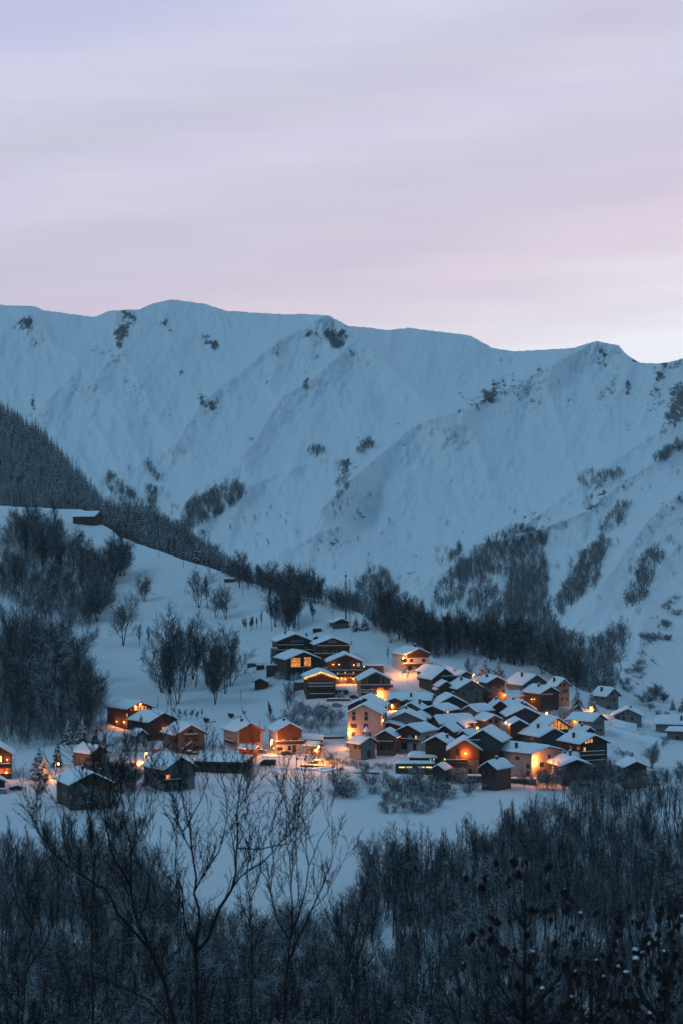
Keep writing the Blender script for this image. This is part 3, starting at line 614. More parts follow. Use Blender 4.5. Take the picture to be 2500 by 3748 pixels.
H('barn', 'long low dark building with a shallow tilted snow roof right of the tall pale house', 'barn', 1363, 1484, 2662, 2643, 2706, 'R', 8, 'wood_dark', th=R(5), auto=False, snow=.4)
H('house', 'purplish plaster house with a steep left roof slope in the middle of the village', 'house', 1407, 1560, 2640, 2605, 2690, 'R', 12, 'plaster_grey', ws=[], snow=.4, chim=[(1490,2597)])
H('house', 'small stone gable house in front of the house with twin roof slopes', 'house', 1493, 1579, 2632, 2609, 2662, 'R', 10, 'stone_dark', ws=[(1535,2628,6,8)], snow=.5)
H('house', 'brown stone house with a snowy gable left of the arched dark barn', 'house', 1460, 1548, 2597, 2571, 2640, 'R', 26, 'stone', ws=[], sw=[], chim=[(1490,2560),(1538,2562)])
H('barn', 'dark barn with a broad drooping snow roof in the middle of the village', 'barn', 1543, 1632, 2602, 2582, 2646, 'R', 58, 'wood_dark', auto=False, snow=.7, lamps=[(1650,2606,30,'s')])
H('house', 'slate-grey gabled house with a chimney above the drooping snow roof', 'house', 1592, 1720, 2580, 2545, 2612, 'L', 16, 'slate', ws=[], chim=[(1661,2541)])
H('barn', 'long side-on building with two chimneys at the upper left of the old village', 'barn', 1566, 1592, 2558, 2538, 2578, 'L', 148, 'wood_dark', th=R(80), auto=False, chim=[(1486,2534)])
H('house', 'low dark building with a jutting snow roof just below the long side-on building', 'house', 1418, 1474, 2566, 2553, 2600, 'R', 8, 'wood_dark', auto=False)
H('barn', 'big-roofed barn presenting a wide unbroken snow slope at the centre of the village', 'barn', 1575, 1616, 2648, 2618, 2680, 'R', 128, 'stone_dark', th=R(62), auto=False, snow=.6, ws=[])
H('shed', 'little grey gable set against the foot of the wide unbroken snow slope', 'shed', 1648, 1704, 2664, 2640, 2690, 'R', 20, 'slate', auto=False, snow=.35)
H('house', 'orange-tinted stone house at the upper centre with its roof ridge running right', 'house', 1689, 1751, 2604, 2581, 2640, 'R', 62, 'stone', ws=[], sw=[(1765,2612,7,12),(1780,2610,7,10)], lamps=[(1752,2630,60,'s')])
H('house', 'stone house with two square windows under its gable beside the alley lamp', 'house', 1769, 1844, 2638, 2616, 2675, 'L', 34, 'stone', ws=[(1795,2641,9,11),(1816,2641,9,11),(1795,2660,9,8),(1816,2660,9,8)], sw=[])
H('house', 'dark gabled house with a bare timber front right of the plaster balcony house', 'house', 1598, 1664, 2678, 2653, 2722, 'R', 36, 'wood_dark', auto=False, ws=[(1618,2690,10,8),(1640,2694,12,8)])
H('shed', 'dark lean roof with a snowy right slope squeezed left of the tall dark barn', 'shed', 1676, 1722, 2692, 2673, 2724, 'R', 34, 'wood_dark', auto=False)
H('garage', 'low building with a lit doorway under a flat snow-laden roof in the front row', 'garage', 1588, 1602, 2770, 2757, 2800, 'L', 92, 'wood_dark', th=R(80), sw=[(1572,2776,3,12,'lit_yellow'),(1584,2775,4,10,'lit_yellow')], ws=[], snow=.6)
H('shed', 'small shed with an orange-tinted snow roof in front of the lit balcony house', 'shed', 1578, 1632, 2818, 2797, 2868, 'R', 26, 'stone_dark', auto=False, snow=.6)
# --- left group
h_l1 = H('chalet', 'dark chalet with a brilliantly lit gable at the foot of the left slope', 'chalet', 462, 560, 2593, 2567, 2664, 'L', 88, 'wood_dark', 'wood_dark', .5,
  ws=[(497,2592,8,14,'lit_yellow'),(507,2592,9,16,'lit_room'),(519,2592,9,14,'lit_warm'),(530,2592,8,12,'lit_room'),(482,2595,6,8,'lit_dim'),(541,2595,6,8,'lit_dim'),(512,2580,6,8,'lit_yellow')], sw=[(467,2615,5,10,'lit_warm')],
  lamps=[(512,2576,50),(494,2583,50),(447,2642,90,'s'),(414,2643,70,'s')])
H('barn', 'big dark barn with a wide snow roof below the brilliantly lit chalet', 'barn', 541, 654, 2642, 2607, 2705, 'L', 88, 'wood_dark', 'wood_dark', .2, ws=[(600,2665,14,7,'lit_dim')], sw=[], lamps=[(602,2664,25)])
H('shed', 'small snow-roofed shed in front of the big dark barn', 'shed', 495, 541, 2692, 2671, 2718, 'L', 30, 'wood_grey', auto=False)
hl3 = H('house', 'stone house with red shutters, a balcony and an outside stair by the road', 'house', 637, 758, 2689, 2651, 2752, 'L', 62, 'stone', ws=[(697,2675,10,12),(682,2708,9,12),(718,2708,9,12),(717,2738,11,9)], sw=[(604,2708,10,12),(630,2710,10,16),(630,2741,12,10)], bal=[(672,720,2686)], shut='shutter')
H('house', 'white plaster house with a big red-brown timber gable by the village road', 'house', 859, 972, 2677, 2645, 2748, 'L', 58, 'plaster_pink', ws=[(893,2672,5,10),(927,2672,5,14,'lit_dim'),(888,2707,9,16),(930,2706,14,16),(851,2737,8,12)], sw=[(824,2702,14,9,'lit_dim'),(845,2702,14,9,'lit_dim')], bal=[], chim=[(882,2638)])
H('house', 'timber-topped plaster house with a long balcony right of the red-brown gable', 'house', 1005, 1114, 2676, 2645, 2755, 'L', 36, 'plaster', 'wood_brown', .62, ws=[(1058,2674,7,10),(1024,2704,12,13),(1053,2704,17,13),(1079,2704,23,13),(1024,2740,18,10),(1059,2738,10,14)], bal=[(1008,1112,2711)], sw=[], doors=[(1070,1083,2728)], chim=[(1038,2640)])
H('shed', 'low side-on shed roof on the bank right of the long-balcony house', 'shed', 1170, 1184, 2706, 2690, 2718, 'L', 64, 'wood_dark', th=R(75), auto=False, snow=.5)
H('shed', 'small plaster shed under thick snow left of the street lamps', 'shed', 1150, 1180, 2731, 2717, 2756, 'L', 40, 'plaster_pink', th=R(50), auto=False, snow=.6)
H('kiosk', 'little roadside shelter glowing yellow-brown beside the parked van', 'kiosk', 926, 946, 2742, 2730, 2768, 'L', 54, 'wood_orange', th=R(65), auto=False, snow=.45, lamps=[(895,2741,25,'s')])
H('garage', 'long row of dark garages under a flat snow roof above the open field', 'garage', 895, 925, 2780, 2765, 2812, 'L', 182, 'stone_dark', th=R(80), auto=False, snow=.6, ws=[], sw=[(870,2800,18,16),(840,2800,18,16),(800,2800,18,16),(760,2800,18,16)])
H('house', 'grey house with one orange-lit window and broad snow roof at the field edge', 'house', 597, 722, 2815, 2768, 2896, 'L', 92, 'plaster_grey', 'wood_grey', .6, ws=[(617,2840,12,14,'lit_warm'),(645,2838,10,16),(675,2842,16,20),(618,2878,16,14),(642,2880,8,14),(676,2878,16,16)], sw=[(577,2842,20,14),(550,2842,12,12)], bal=[(592,660,2849)])
H('chalet', 'dark unlit timber chalet behind the thicket on the left', 'chalet', 326, 394, 2757, 2728, 2824, 'L', 72, 'stone', 'wood_dark', .5, ws=[(345,2770,9,11),(362,2800,9,12)], sw=[(310,2780,20,14)], bal=[(330,390,2790)])
H('house', 'dark house with two chimneys and one small orange window at the lower left', 'house', 252, 417, 2870, 2826, 2966, 'L', 80, 'stone_dark', 'wood_dark', .5, ws=[(300,2915,14,16),(345,2915,14,16),(380,2915,12,16)], sw=[(244,2912,6,16,'lit_warm'),(207,2915,20,16)], chim=[(291,2815),(355,2818)], bal=[(260,400,2935)])
H('chalet', 'brightly lit chalet cut by the left edge of the picture', 'chalet', -62, 53, 2765, 2728, 2848, 'L', 20, 'stone', 'wood_dark', .4, ws=[(-20,2775,20,26,'lit_warm'),(2,2778,8,22,'lit_yellow'),(12,2780,10,26,'glass'),(5,2822,12,20,'lit_dim'),(25,2822,9,18,'lit_dim')], bal=[(-60,40,2795),(-60,42,2830)], lamps=[(26,2780,60),(2,2778,60),(22,2826,60),(-4,2828,60)])
H('carport', 'snow-topped carport at the left edge of the picture under the lit chalet', 'carport', -40, 26, 2862, 2846, 2892, 'L', 20, 'wood_dark', auto=False)
# details on particular houses
def gable_timbers(o_, g_):
    m = MB()
    for q in (-.6, -.3, 0, .3, .6):
        x = q*g_['w2']; m.box(x-.12, x+.12, -.30, -.18, g_['Hw']-1.2, g_['apex']-g_['p']*abs(x)-.3)
    m.box(-g_['w2'], g_['w2'], -.33, -.17, g_['Hw']-1.35, g_['Hw']-1.1); m.build('timber_strut', M['wood_dark'], o_)
    MB().prism([(-g_['w2']*.93, g_['Hw']-1.1), (g_['w2']*.93, g_['Hw']-1.1), (g_['w2']*.93, g_['Hw']-.3), (0, g_['apex']-.45), (-g_['w2']*.93, g_['Hw']-.3)], -.14, -.02).build('gable_window', M['lit_room'], o_)
gable_timbers(*hg)
for hh in (h3, h_l1):
    o_, g_ = hh; m = MB().box(-g_['w2'], g_['w2'], -.2, -.125, g_['Hw']*.97, g_['Hw']*.97+.18); m.build('tie_beam', M['wood_dark'], o_)
# arched chapel door + belfry
o_, g_ = ch; w_, hh = .85, 2.6
arc = [(-w_, 0), (w_, 0)]+[(w_*cos(a), hh-w_+w_*sin(a)) for a in np.linspace(0, pi, 9)]
arc = [(x+.4, z+.6) for x, z in arc]
MB().prism(arc, -.08, -.004).build('door', M['frame_dark'], o_)
zb = g_['apex']; b = MB().box(-.75, .75, .3, 1.8, zb-1.5, zb+1.0).box(-.75, -.45, .3, .6, zb+1.0, zb+2.1).box(.45, .75, .3, .6, zb+1.0, zb+2.1).box(-.75, -.45, 1.5, 1.8, zb+1.0, zb+2.1).box(.45, .75, 1.5, 1.8, zb+1.0, zb+2.1).build('belfry', M['plaster_pink'], o_)
c = MB(); c.add([(-.95, .1, zb+2.1), (.95, .1, zb+2.1), (.95, 2.0, zb+2.1), (-.95, 2.0, zb+2.1), (0, 1.05, zb+4.1)], [(0,3,2,1),(0,1,4),(1,2,4),(2,3,4),(3,0,4)]); c.build('spire_snow', M['snow'], b)
MB().ball((0, 1.05, zb+1.5), .3, 8, 6).build('bell', M['metal'], b, True)
# red-brown timber panel on the white house
o_ = [o for o in bpy.data.objects if o.get('label', '').startswith('white plaster house')][0]
kk = o_['_k']; cs = cos(o_.rotation_euler.z); q = lambda px: (px-915.5)/(kk*cs); z = lambda py: (2748-py)/kk
MB().prism([(q(877), z(2718)), (q(951), z(2718)), (q(951), z(2672)), (q(916), z(2653)), (q(877), z(2672))], -.1, -.004).build('gable_cladding', M['wood_red'] if 'wood_red' in M else M['wood_brown'], o_)
bl = MB().box(-1.3, -.05, 3.0, 9.0, 0, 1.0); 
w2_ = 6.0
# balcony wrapping the left side
xs_ = -(113/(kk*cs)/2)*.82
bo = MB().box(xs_-1.2, xs_-.02, .5, 9, z(2724), z(2724)+.2).build('balcony', M['wood_dark'], o_)
MB().box(xs_-1.26, xs_-1.14, .5, 9, z(2724)+.21, z(2724)+1.15).build('railing', M['wood_dark'], bo)
MB().box(xs_-1.28, xs_-1.10, .5, 9, z(2724)+1.16, z(2724)+1.36).build('rail_snow', M['snow'], bo)
# outside stair on the shuttered stone house
o_, g_ = hl3; st = MB(); n = 9
for i in range(n): st.box(g_['lx'](662)+i*.42, g_['lx'](662)+(i+1)*.42, -1.3, -.15, 0, .3+i*.3)
s_ = st.build('stair', M['stone_dark'], o_); xa = g_['lx'](662)
MB().add([(xa, -1.35, 1.1), (xa+n*.42, -1.35, 1.1+n*.3), (xa+n*.42, -1.35, 1.3+n*.3), (xa, -1.35, 1.3), (xa, -1.1, 1.1), (xa+n*.42, -1.1, 1.1+n*.3), (xa+n*.42, -1.1, 1.3+n*.3), (xa, -1.1, 1.3)],
  [(0,1,2,3),(7,6,5,4),(3,2,6,7),(0,4,5,1),(1,5,6,2),(0,3,7,4)]).build('rail_snow', M['snow'], s_)
# deck posts on the top left chalet
o_, g_ = h1; xd = -g_['w2']-2.6
dk = MB().box(xd, -g_['w2']-.02, -1.0, 5, g_['Hw']*.28, g_['Hw']*.28+.25).box(xd, -g_['w2']-.02, -1.0, 5, g_['Hw']*.66, g_['Hw']*.66+.2).build('deck', M['wood_dark'], o_)
ps = MB()
for yy in (-.9, 1.8, 4.7): ps.box(xd+.02, xd+.25, yy, yy+.25, -2, g_['Hw']*.655)
ps.box(xd-.02, xd+.08, -1.02, 5, g_['Hw']*.28+.26, g_['Hw']*.28+1.1).box(xd, -g_['w2']-.03, -1.06, -.94, g_['Hw']*.28+.26, g_['Hw']*.28+1.1); ps.build('post', M['wood_dark'], dk)
MB().box(xd-.1, -g_['w2']-.04, -1.1, 5, g_['Hw']*.66+.21, g_['Hw']*.66+.5).build('deck_snow', M['snow'], dk)
# flat-roofed things: garages, terraces, retaining walls
def flat(name, label, cat, x0, x1, ytop, yb, depth=6, wallm='stone_dark', snow=.45, th=0, doors=0, lit=0, over=.2):
    xm = (x0+x1)/2; d = float(gd(xm, yb)); k = F/d; O = empty(name, pt(xm, yb, d), th); tag(O, label, cat)
    w2 = (x1-x0)/(2*k*cos(th)); h = (yb-ytop)/k-snow
    MB().box(-w2, w2, 0, depth, -3, h).build('wall', M[wallm], O)
    V = []; nx, ny = 16, 6
    for s_ in (0, 1):
        for j in range(ny+1):
            for i in range(nx+1):
                u = 2*i/nx-1; v = 2*j/ny-1; t = snow*((1-abs(u)**7)*(1-abs(v)**6))**.5+.08*float(fbm(u*w2/2+x0, v*2, 3, 4)); V.append((u*(w2+over), depth/2+v*(depth/2+over), h+.004+(max(.0, t) if s_ else 0)))
    n = (nx+1)*(ny+1); c = nx+1; Q = []
    for j in range(ny):
        for i in range(nx): a = j*c+i; Q += [(a, a+c, a+c+1, a+1), (a+n, a+1+n, a+c+1+n, a+c+n)]
    for i in range(nx): a = ny*c+i; Q += [(i, i+1, i+1+n, i+n), (a, a+n, a+1+n, a+1)]
    for j in range(ny): a = j*c; b = a+nx; Q += [(a, a+n, a+c+n, a+c), (b, b+c, b+c+n, b+n)]
    link('roof_snow' if cat != 'wall' else 'snow_cap', fastmesh('roof_snow', V, Q, M['snow'], True), O)
    for i in range(doors):
        a = -w2+(i+.12)*2*w2/doors; b_ = a+.76*2*w2/doors
        dd = MB().box(a, b_, -.07, -.003, 0, h*.8).build('door', M['frame_dark'], O)
        if lit:
            for q in (0, 1): MB().box(a+(b_-a)*(.05+.5*q), a+(b_-a)*(.45+.5*q), -.1, -.072, h*.58, h*.71).build('pane', M['lit_yellow'], dd)
    return O
flat('garage', 'flat-roofed dark garage dug into the slope right of the sconce-lit chalet', 'garage', 1310, 1404, 2434, 2464, 7, 'stone_dark', .35)
flat('garage', 'double garage with four small glowing yellow windows in its doors', 'garage', 1449, 1592, 2790, 2832, 6, 'stone_dark', .5, doors=2, lit=1)
flat('garage', 'flat-topped snowy garage between the fairy-lit chalet and the orange chalet', 'garage', 1224, 1274, 2520, 2545, 6, 'stone_dark', .6)
flat('wall', 'stepped dark terrace wall left of the sconce-lit chalet', 'wall', 975, 1150, 2432, 2460, 2.5, 'stone_dark', .4)
flat('wall', 'dark terrace wall at the left foot of the fairy-lit chalet', 'wall', 1075, 1125, 2495, 2525, 3, 'stone_dark', .35)
flat('wall', 'orange-tinted timber parapet wall below the two parked cars of the cluster', 'wall', 1195, 1282, 2555, 2568, .8, 'wood_orange', .3)
flat('wall', 'snow-topped terrace wall under the orange timber chalet', 'wall', 1283, 1345, 2563, 2574, 1, 'stone_dark', .35)
flat('wall', 'low dark wall holding the snowy terrace left of the topmost garages', 'wall', 905, 968, 2426, 2440, 1.5, 'stone_dark', .3)
flat('shed', 'tiny snow-heaped shed beside the terrace left of the glowing-window chalet', 'shed', 938, 966, 2430, 2454, 3, 'wood_dark', .6)
flat('wall', 'curved snow-capped retaining wall at the edge of the village road', 'wall', 1100, 1222, 2800, 2807, .6, 'stone_dark', .15, th=R(-3))
flat('wall', 'snow-topped retaining wall below the tall dark barn in the front row', 'wall', 1712, 1768, 2836, 2862, 2, 'stone_dark', .45)
flat('wall', 'snowy parapet wall in front of the orange-glowing plaster gable', 'wall', 1868, 1960, 2846, 2866, 1.6, 'stone_dark', .5, th=R(-14))
flat('wall', 'dark garden wall on the bank below the chapel', 'wall', 1290, 1388, 2822, 2836, .8, 'stone_dark', .5)
flat('wall', 'ruined dark wall in the snow left of the low shrubs below the village', 'wall', 1590, 1650, 2866, 2884, 2.2, 'stone_dark', .5)
flat('wall', 'low dry-stone wall on the bank left of the tall pale plaster house', 'wall', 1190, 1262, 2694, 2702, .8, 'stone_dark', .25, th=R(8))
flat('trough', 'dark snow-topped water trough on the hillside above the chalet cluster', 'trough', 1145, 1177, 2298, 2312, 2.5, 'wood_dark', .3)
# ---------------------------------------------------------------- street lamps and lights
def street_lamp(label, xb, yb, heads, energy=600, arm=.9, col=(1, .32, .055)):
    d = float(gd(xb, yb)); k = F/d; O = empty('street_lamp', pt(xb, yb, d)); tag(O, label, 'street lamp', 'street lamps of the village')
    top = max((yb-hy)/k for _, hy in heads)
    MB().cyl((0, 0, -.8), (0, 0, top+.35), .08, .05).build('pole', M['metal'], O)
    for i, (hx, hy) in enumerate(heads):
        X_ = (hx-xb)/k; Z_ = (yb-hy)/k
        if abs(X_) < .35: X_ = .35
        MB().cyl((0, 0, Z_+.3), (X_, 0, Z_+.34), .035).build('arm', M['metal'], O)
        hd = MB().cyl((X_, 0, Z_+.12), (X_, 0, Z_+.4), .30, .08, 10).build('lamp_head', M['metal'], O)
        MB().ball((X_, -.02, Z_), .38, 12, 8, .9).build('lamp_globe', M['lamp_globe'], hd, True)
        MB().ball((X_, 0, Z_+.44), .22, 8, 5, .5).build('snow_cap', M['snow'], hd, True)
        li = bpy.data.lights.new('lamp_light', 'POINT'); li.energy = energy*5.5/len(heads); li.color = col; li.shadow_soft_size = .25
        lo = bpy.data.objects.new('lamp_light', li); COL.objects.link(lo); lo.parent = hd; lo.location = (X_, -.15, Z_-.6)
    return O
street_lamp('lamp post with two glowing heads beside the parked cars of the long-balcony house', 989, 2766, [(995,2710),(989,2722)], 900)
street_lamp('lamp post with two bright heads inside the orange-lit tree by the road', 1163, 2800, [(1160,2733),(1157,2746)], 2000)
street_lamp('lamp shining on the snow in front of the solitary cream chalet', 1474, 2474, [(1475,2408)], 1300)
street_lamp('lamp beside the pale-trunked tree at the top of the old village', 1730, 2500, [(1734,2470)], 700)
street_lamp('lamp glowing over the alley right of the two-window stone house', 1848, 2700, [(1852,2646)], 1400)
street_lamp('lamp above the bare shrubs behind the glazed-gable house', 1998, 2640, [(2000,2610)], 900)
street_lamp('lamp against the small snowy fir at the right of the village', 2160, 2612, [(2163,2591)], 900)
street_lamp('lamp lighting the snowy bank above the grey field house on the left', 529, 2800, [(536,2757)], 1100)
street_lamp('lamp near the snow-laden firs at the far left of the village', 203, 2850, [(214,2796)], 800)
street_lamp('small lamp in the gap between the wide snow slope and the two-window house', 1744, 2690, [(1746,2664)], 350)
street_lamp('dim lamp in the courtyard under the orange chalet', 1432, 2600, [(1430,2582)], 260)
# ---------------------------------------------------------------- vehicles
def car(name, label, cat, px, py, length=4.3, rz=0, paint='car_dark', van=False, snow=True, tail=False, group='cars parked in the village'):
    O = empty(name, gp(px, py), rz); tag(O, label, cat, group); O.location.z += .05
    l = length/2; h = 2.1 if van else 1.42; w_ = .92
    if van: prof = [(-l, .35), (l, .35), (l, 1.0), (l-.25, 1.25), (l-1.15, h-.1), (l-1.5, h), (-l+.08, h), (-l, h-.15)]
    else: prof = [(-l, .32), (l, .32), (l, .72), (l-.2, .85), (l-1.15, .95), (l-1.8, h-.02), (-l+.9, h), (-l+.15, .98), (-l, .9)]
    MB().prism(prof, -w_, w_).build('body', M[paint], O)
    gl = MB()
    if van: gl.box(l-2.3, l-1.45, -w_-.02, -w_+.02, 1.25, 1.8).prism([(l-1.1, h-.15), (l-.3, 1.28), (l-.27, 1.3), (l-1.07, h-.12)], -w_+.1, w_-.1)
    else: gl.prism([(-l+.45, 1.0), (l-1.35, 1.0), (l-1.85, h-.1), (-l+.95, h-.1)], -w_-.015, w_+.015)
    gl.build('side_window', M['glass'], O)
    for sx in (-l+.8, l-.85):
        for sy in (-1, 1):
            w1 = MB().cyl((sx, sy*w_-.1*sy, .33), (sx, sy*w_+.06*sy, .33), .33, n=14).build('wheel', M['rubber'], O)
            MB().cyl((sx, sy*w_+.061*sy, .33), (sx, sy*w_+.075*sy, .33), .19, n=10).build('rim', M['metal_light'], w1)
    for sy in (-1, 1):
        MB().box(l-.02, l+.03, sy*.7-.15, sy*.7+.15, .62, .78).build('headlight', M['metal_light'], O)
        MB().box(-l-.03, -l+.02, sy*.75-.12, sy*.75+.12, .8, 1.15 if van else .95).build('tail_light', M['tail_light'] if tail else M['cloth_red'], O)
    if snow:
        a, b = (-l+.1, l-1.4) if van else (-l+.75, l-1.65)
        V = MB(); V.prism([(a, h+.002), (b, h+.002), (b-.05, h+.16), (b-.3, h+.27), (a+.3, h+.28), (a+.05, h+.17)], -w_+.08, w_-.08); V.build('snow_cap', M['snow'], O)
        if not van: MB().prism([(l-1.1, .96), (l-.1, .86), (l-.2, .98), (l-1.1, 1.1)], -w_+.1, w_-.1).build('snow_cap', M['snow'], O)
    return O
car('van', 'dark van with red tail lights on the village road', 'van', 981, 2797, 5.6, R(176), 'car_dark', True, True, True)
car('car', 'dark car under the orange street lamps by the road', 'car', 1158, 2793, 4.5, R(184), 'car_dark')
car('car', 'blue car beside the timber gable of the white plaster house', 'car', 958, 2756, 4.2, R(10), 'car_blue')
car('car', 'car half buried in snow in front of the long-balcony house', 'car', 1050, 2757, 4.2, R(20), 'car_dark')
car('car', 'dark car parked below the shuttered stone house', 'car', 697, 2764, 4.2, R(-5), 'car_dark')
car('car', 'dark car in the shade left of the outside stair', 'car', 578, 2752, 4.2, R(0), 'car_dark')
car('car', 'snow-capped car on the terrace in front of the orange timber chalet', 'car', 1297, 2557, 3.9, R(0), 'car_dark')
car('car', 'dark car under the parapet below the fairy-lit chalet', 'car', 1180, 2596, 4.4, R(8), 'car_dark', snow=False)
car('car', 'snow-buried car beside the dark car below the parapet', 'car', 1234, 2590, 4.2, R(8), 'metal_light')
car('car', 'car with a glowing red tail light at the left edge of the picture', 'car', 4, 2898, 4.2, R(180), 'metal_light', tail=True)
car('car', 'dark car parked right of the one with the red tail light', 'car', 58, 2888, 4.3, R(170), 'car_dark')
# ---------------------------------------------------------------- person
def person(label, px, py, h=1.75, rz=0, stride=.22, mt='cloth_dark'):
    O = empty('person', gp(px, py), rz); tag(O, label, 'person')
    bm = bpy.data.meshes.new('body')
    v = [(0,0,.92),(0,0,1.12),(0,0,1.38),(0,0,1.52),(0,-.01,1.66),(-.10,0,.88),(-.12,-stride*.4,.48),(-.12,stride*.1,.07),(-.12,-.15+stride*.1,.04),
         (.10,0,.88),(.12,stride*.5,.48),(.12,stride*1.2,.09),(.12,stride*1.1-.12,.04),(-.20,0,1.40),(-.27,.06,1.13),(-.26,-.06,.88),(.20,0,1.40),(.27,-.06,1.13),(.26,-.16,.90)]
    e = [(0,1),(1,2),(2,3),(3,4),(0,5),(5,6),(6,7),(7,8),(0,9),(9,10),(10,11),(11,12),(2,13),(13,14),(14,15),(2,16),(16,17),(17,18)]
    rad = [.15,.14,.17,.06,.11,.10,.075,.05,.045,.10,.075,.05,.045,.08,.06,.045,.08,.06,.045]
    bm.from_pydata(v, e, []); bm.materials.append(M[mt]); o = link('body', bm, O)
    o.scale = (h/1.77,)*3
    m = o.modifiers.new('skin', 'SKIN'); sv = bm.skin_vertices[0].data if bm.skin_vertices else None
    if sv is None:
        import bmesh
        b = bmesh.new(); b.from_mesh(bm); b.verts.layers.skin.verify(); b.to_mesh(bm); b.free(); sv = bm.skin_vertices[0].data
    for i, r_ in enumerate(rad): sv[i].radius = (r_*(1.25 if i in (1,2) else 1), r_)
    sv[0].use_root = True
    o.modifiers.new('sub', 'SUBSURF').render_levels = 1
    hd = MB().ball((0, -.02, 1.66*h/1.77), .115, 10, 8, 1.2).build('head', M['skin'], O, True)
    MB().ball((0, 0, 1.72*h/1.77), .125, 10, 6, .8).build('hat', M['cloth_dark'], hd, True)
    return O
person('person in dark clothes walking across the snow below the parked van', 987, 2807, 1.75, R(60))
person('left one of two people standing on the snowy slope above the white plaster house', 890, 2620, 1.8, R(20), .05)
person('right one of two people standing on the snowy slope above the white plaster house', 897, 2621, 1.75, R(-20), .05)
person('person in a pale hat in the snow left of the dark two-chimney house', 146, 2966, 1.7, R(-40), .08)
# ---------------------------------------------------------------- mast, poles, signs
d = float(gd(1266, 2296)); k = F/d; O = empty('telecom_mast', pt(1266, 2296, d)); tag(O, 'tall dark telecom mast with antennas and a lattice ladder beside the low stone hut', 'mast')
hh = (2296-2088)/k
m = MB().cyl((0, 0, -1), (0, 0, hh*.62), .42, .34, 10).cyl((0, 0, hh*.62), (0, 0, hh*.90), .26, .16).cyl((0, 0, hh*.9), (0, 0, hh), .06, .03); m.build('pole', M['metal'], O)
m = MB().cyl((0, 0, hh*.885), (0, 0, hh*.92), .55, .45, 12); m.build('antenna_drum', M['metal'], O)
for a in range(3):
    q = a*2*pi/3+.4; MB().box(cos(q)*.6-.14, cos(q)*.6+.14, sin(q)*.6-.1, sin(q)*.6+.1, hh*.66, hh*.80).build('antenna_panel', M['metal'], O)
xl_ = (1281-1266)/k; m = MB()
for dx in (-.45, .45):
    for dy in (-.45, .45): m.cyl((xl_+dx, dy, -1), (xl_+dx*.8, dy*.8, hh*.84), .06, n=5)
for i in range(20):
    z0 = i*hh*.84/20; z1 = (i+1)*hh*.84/20; s_ = 1 if i % 2 else -1
    m.cyl((xl_-.45*s_, -.45, z0), (xl_+.45*s_, -.45, z1), .035, n=4); m.cyl((xl_-.45*s_, .45, z0), (xl_+.45*s_, .45, z1), .035, n=4); m.cyl((xl_-.45, -.45, z1), (xl_+.45, -.45, z1), .035, n=4)
m.build('lattice_tower', M['metal'], O)
m = MB()
for dz in (.70, .82): m.cyl((0, 0, hh*dz), (xl_, 0, hh*dz), .05, n=5)
m.build('bracket', M['metal'], O)
def pole(label, xb, yb, yt, dx=0, r=.14, cross=False):
    d = float(gd(xb, yb)); k = F/d; O = empty('power_pole', pt(xb, yb, d)); tag(O, label, 'power pole', 'power poles on the slopes')
    h = (yb-yt)/k; MB().cyl((0, 0, -1), (dx/k, 0, h), r, r*.7, 8).build('pole', M['wood_dark'], O)
    c = MB().cyl((dx/k-.7, 0, h-.5), (dx/k+.7, 0, h-.5), .06, n=5)
    for q in (-.6, 0, .6): c.cyl((dx/k+q, 0, h-.45), (dx/k+q, 0, h-.2), .05, n=5)
    c.build('crossarm', M['wood_dark'], O)
pole('wooden power pole highest on the left hillside near the conifers', 581, 2042, 1994)
pole('second wooden power pole down the hill crest from the conifers', 671, 2077, 2045)
pole('power pole standing above the low snowed-over shed', 768, 2106, 2046)
pole('power pole just right of the low snowed-over shed', 888, 2184, 2122)
pole('power pole on the crest left of the dark tree row', 986, 2180, 2138)
pole('leaning pole on the slope left of the mast hut', 1222, 2312, 2238, -5, .12)
pole('power pole at the bottom of the open field among the front thicket', 791, 3520, 3345, 0, .16)
pole('thin pole at the foot of the left slope near the shrubs', 880, 2560, 2528, 0, .1)
def sign(label, xb, yb, yt, w_=.7):
    d = float(gd(xb, yb)); k = F/d; O = empty('road_sign', pt(xb, yb, d)); tag(O, label, 'road sign'); h = (yb-yt)/k
    MB().cyl((0, 0, -.5), (0, 0, h), .05, n=6).build('post', M['metal'], O)
    b = MB().box(-w_/2, w_/2, -.09, -.051, h-1.0, h-.1).build('panel', M['metal'], O); MB().box(-w_/2-.03, w_/2+.03, -.12, .02, h-.095, h+.1).build('snow_cap', M['snow'], b)
sign('road sign on a post left of the curved roadside wall', 1087, 2803, 2772)
sign('dark post with a sign where the curved roadside wall begins', 1116, 2806, 2774, .5)
sign('short dark signboard in front of the orange-lit tree', 1122, 2790, 2764, 1.0)
sign('thin sign post right of the parked van on the road', 1003, 2764, 2738, .5)
# dark machines left on the slope
def cart(label, px, py, L_=3.6, rz=0):
    O = empty('farm_trailer', gp(px, py), rz); tag(O, label, 'trailer')
    MB().add([(-1,-.8,.5),(1,-.8,.5),(1,.8,.5),(-1,.8,.5),(-1.3,-1,1.9),(1.1,-1,1.5),(1.1,1,1.5),(-1.3,1,1.9)], [(0,3,2,1),(4,5,6,7),(0,1,5,4),(1,2,6,5),(2,3,7,6),(3,0,4,7)]).build('box', M['wood_dark'], O)
    MB().cyl((1, 0, .6), (L_, 0, .45), .07, n=6).box(L_-.5, L_, -.5, .5, .3, .75).build('drawbar', M['metal'], O)
    for sy in (-1, 1): MB().cyl((0, sy*.85, .4), (0, sy*1.05, .4), .4, n=12).build('wheel', M['rubber'], O)
cart('dark farm trailer on the snow above the shuttered stone house', 756, 2645, 3.4)
cart('small dark trailer on the slope above the white plaster house', 846, 2634, 4)
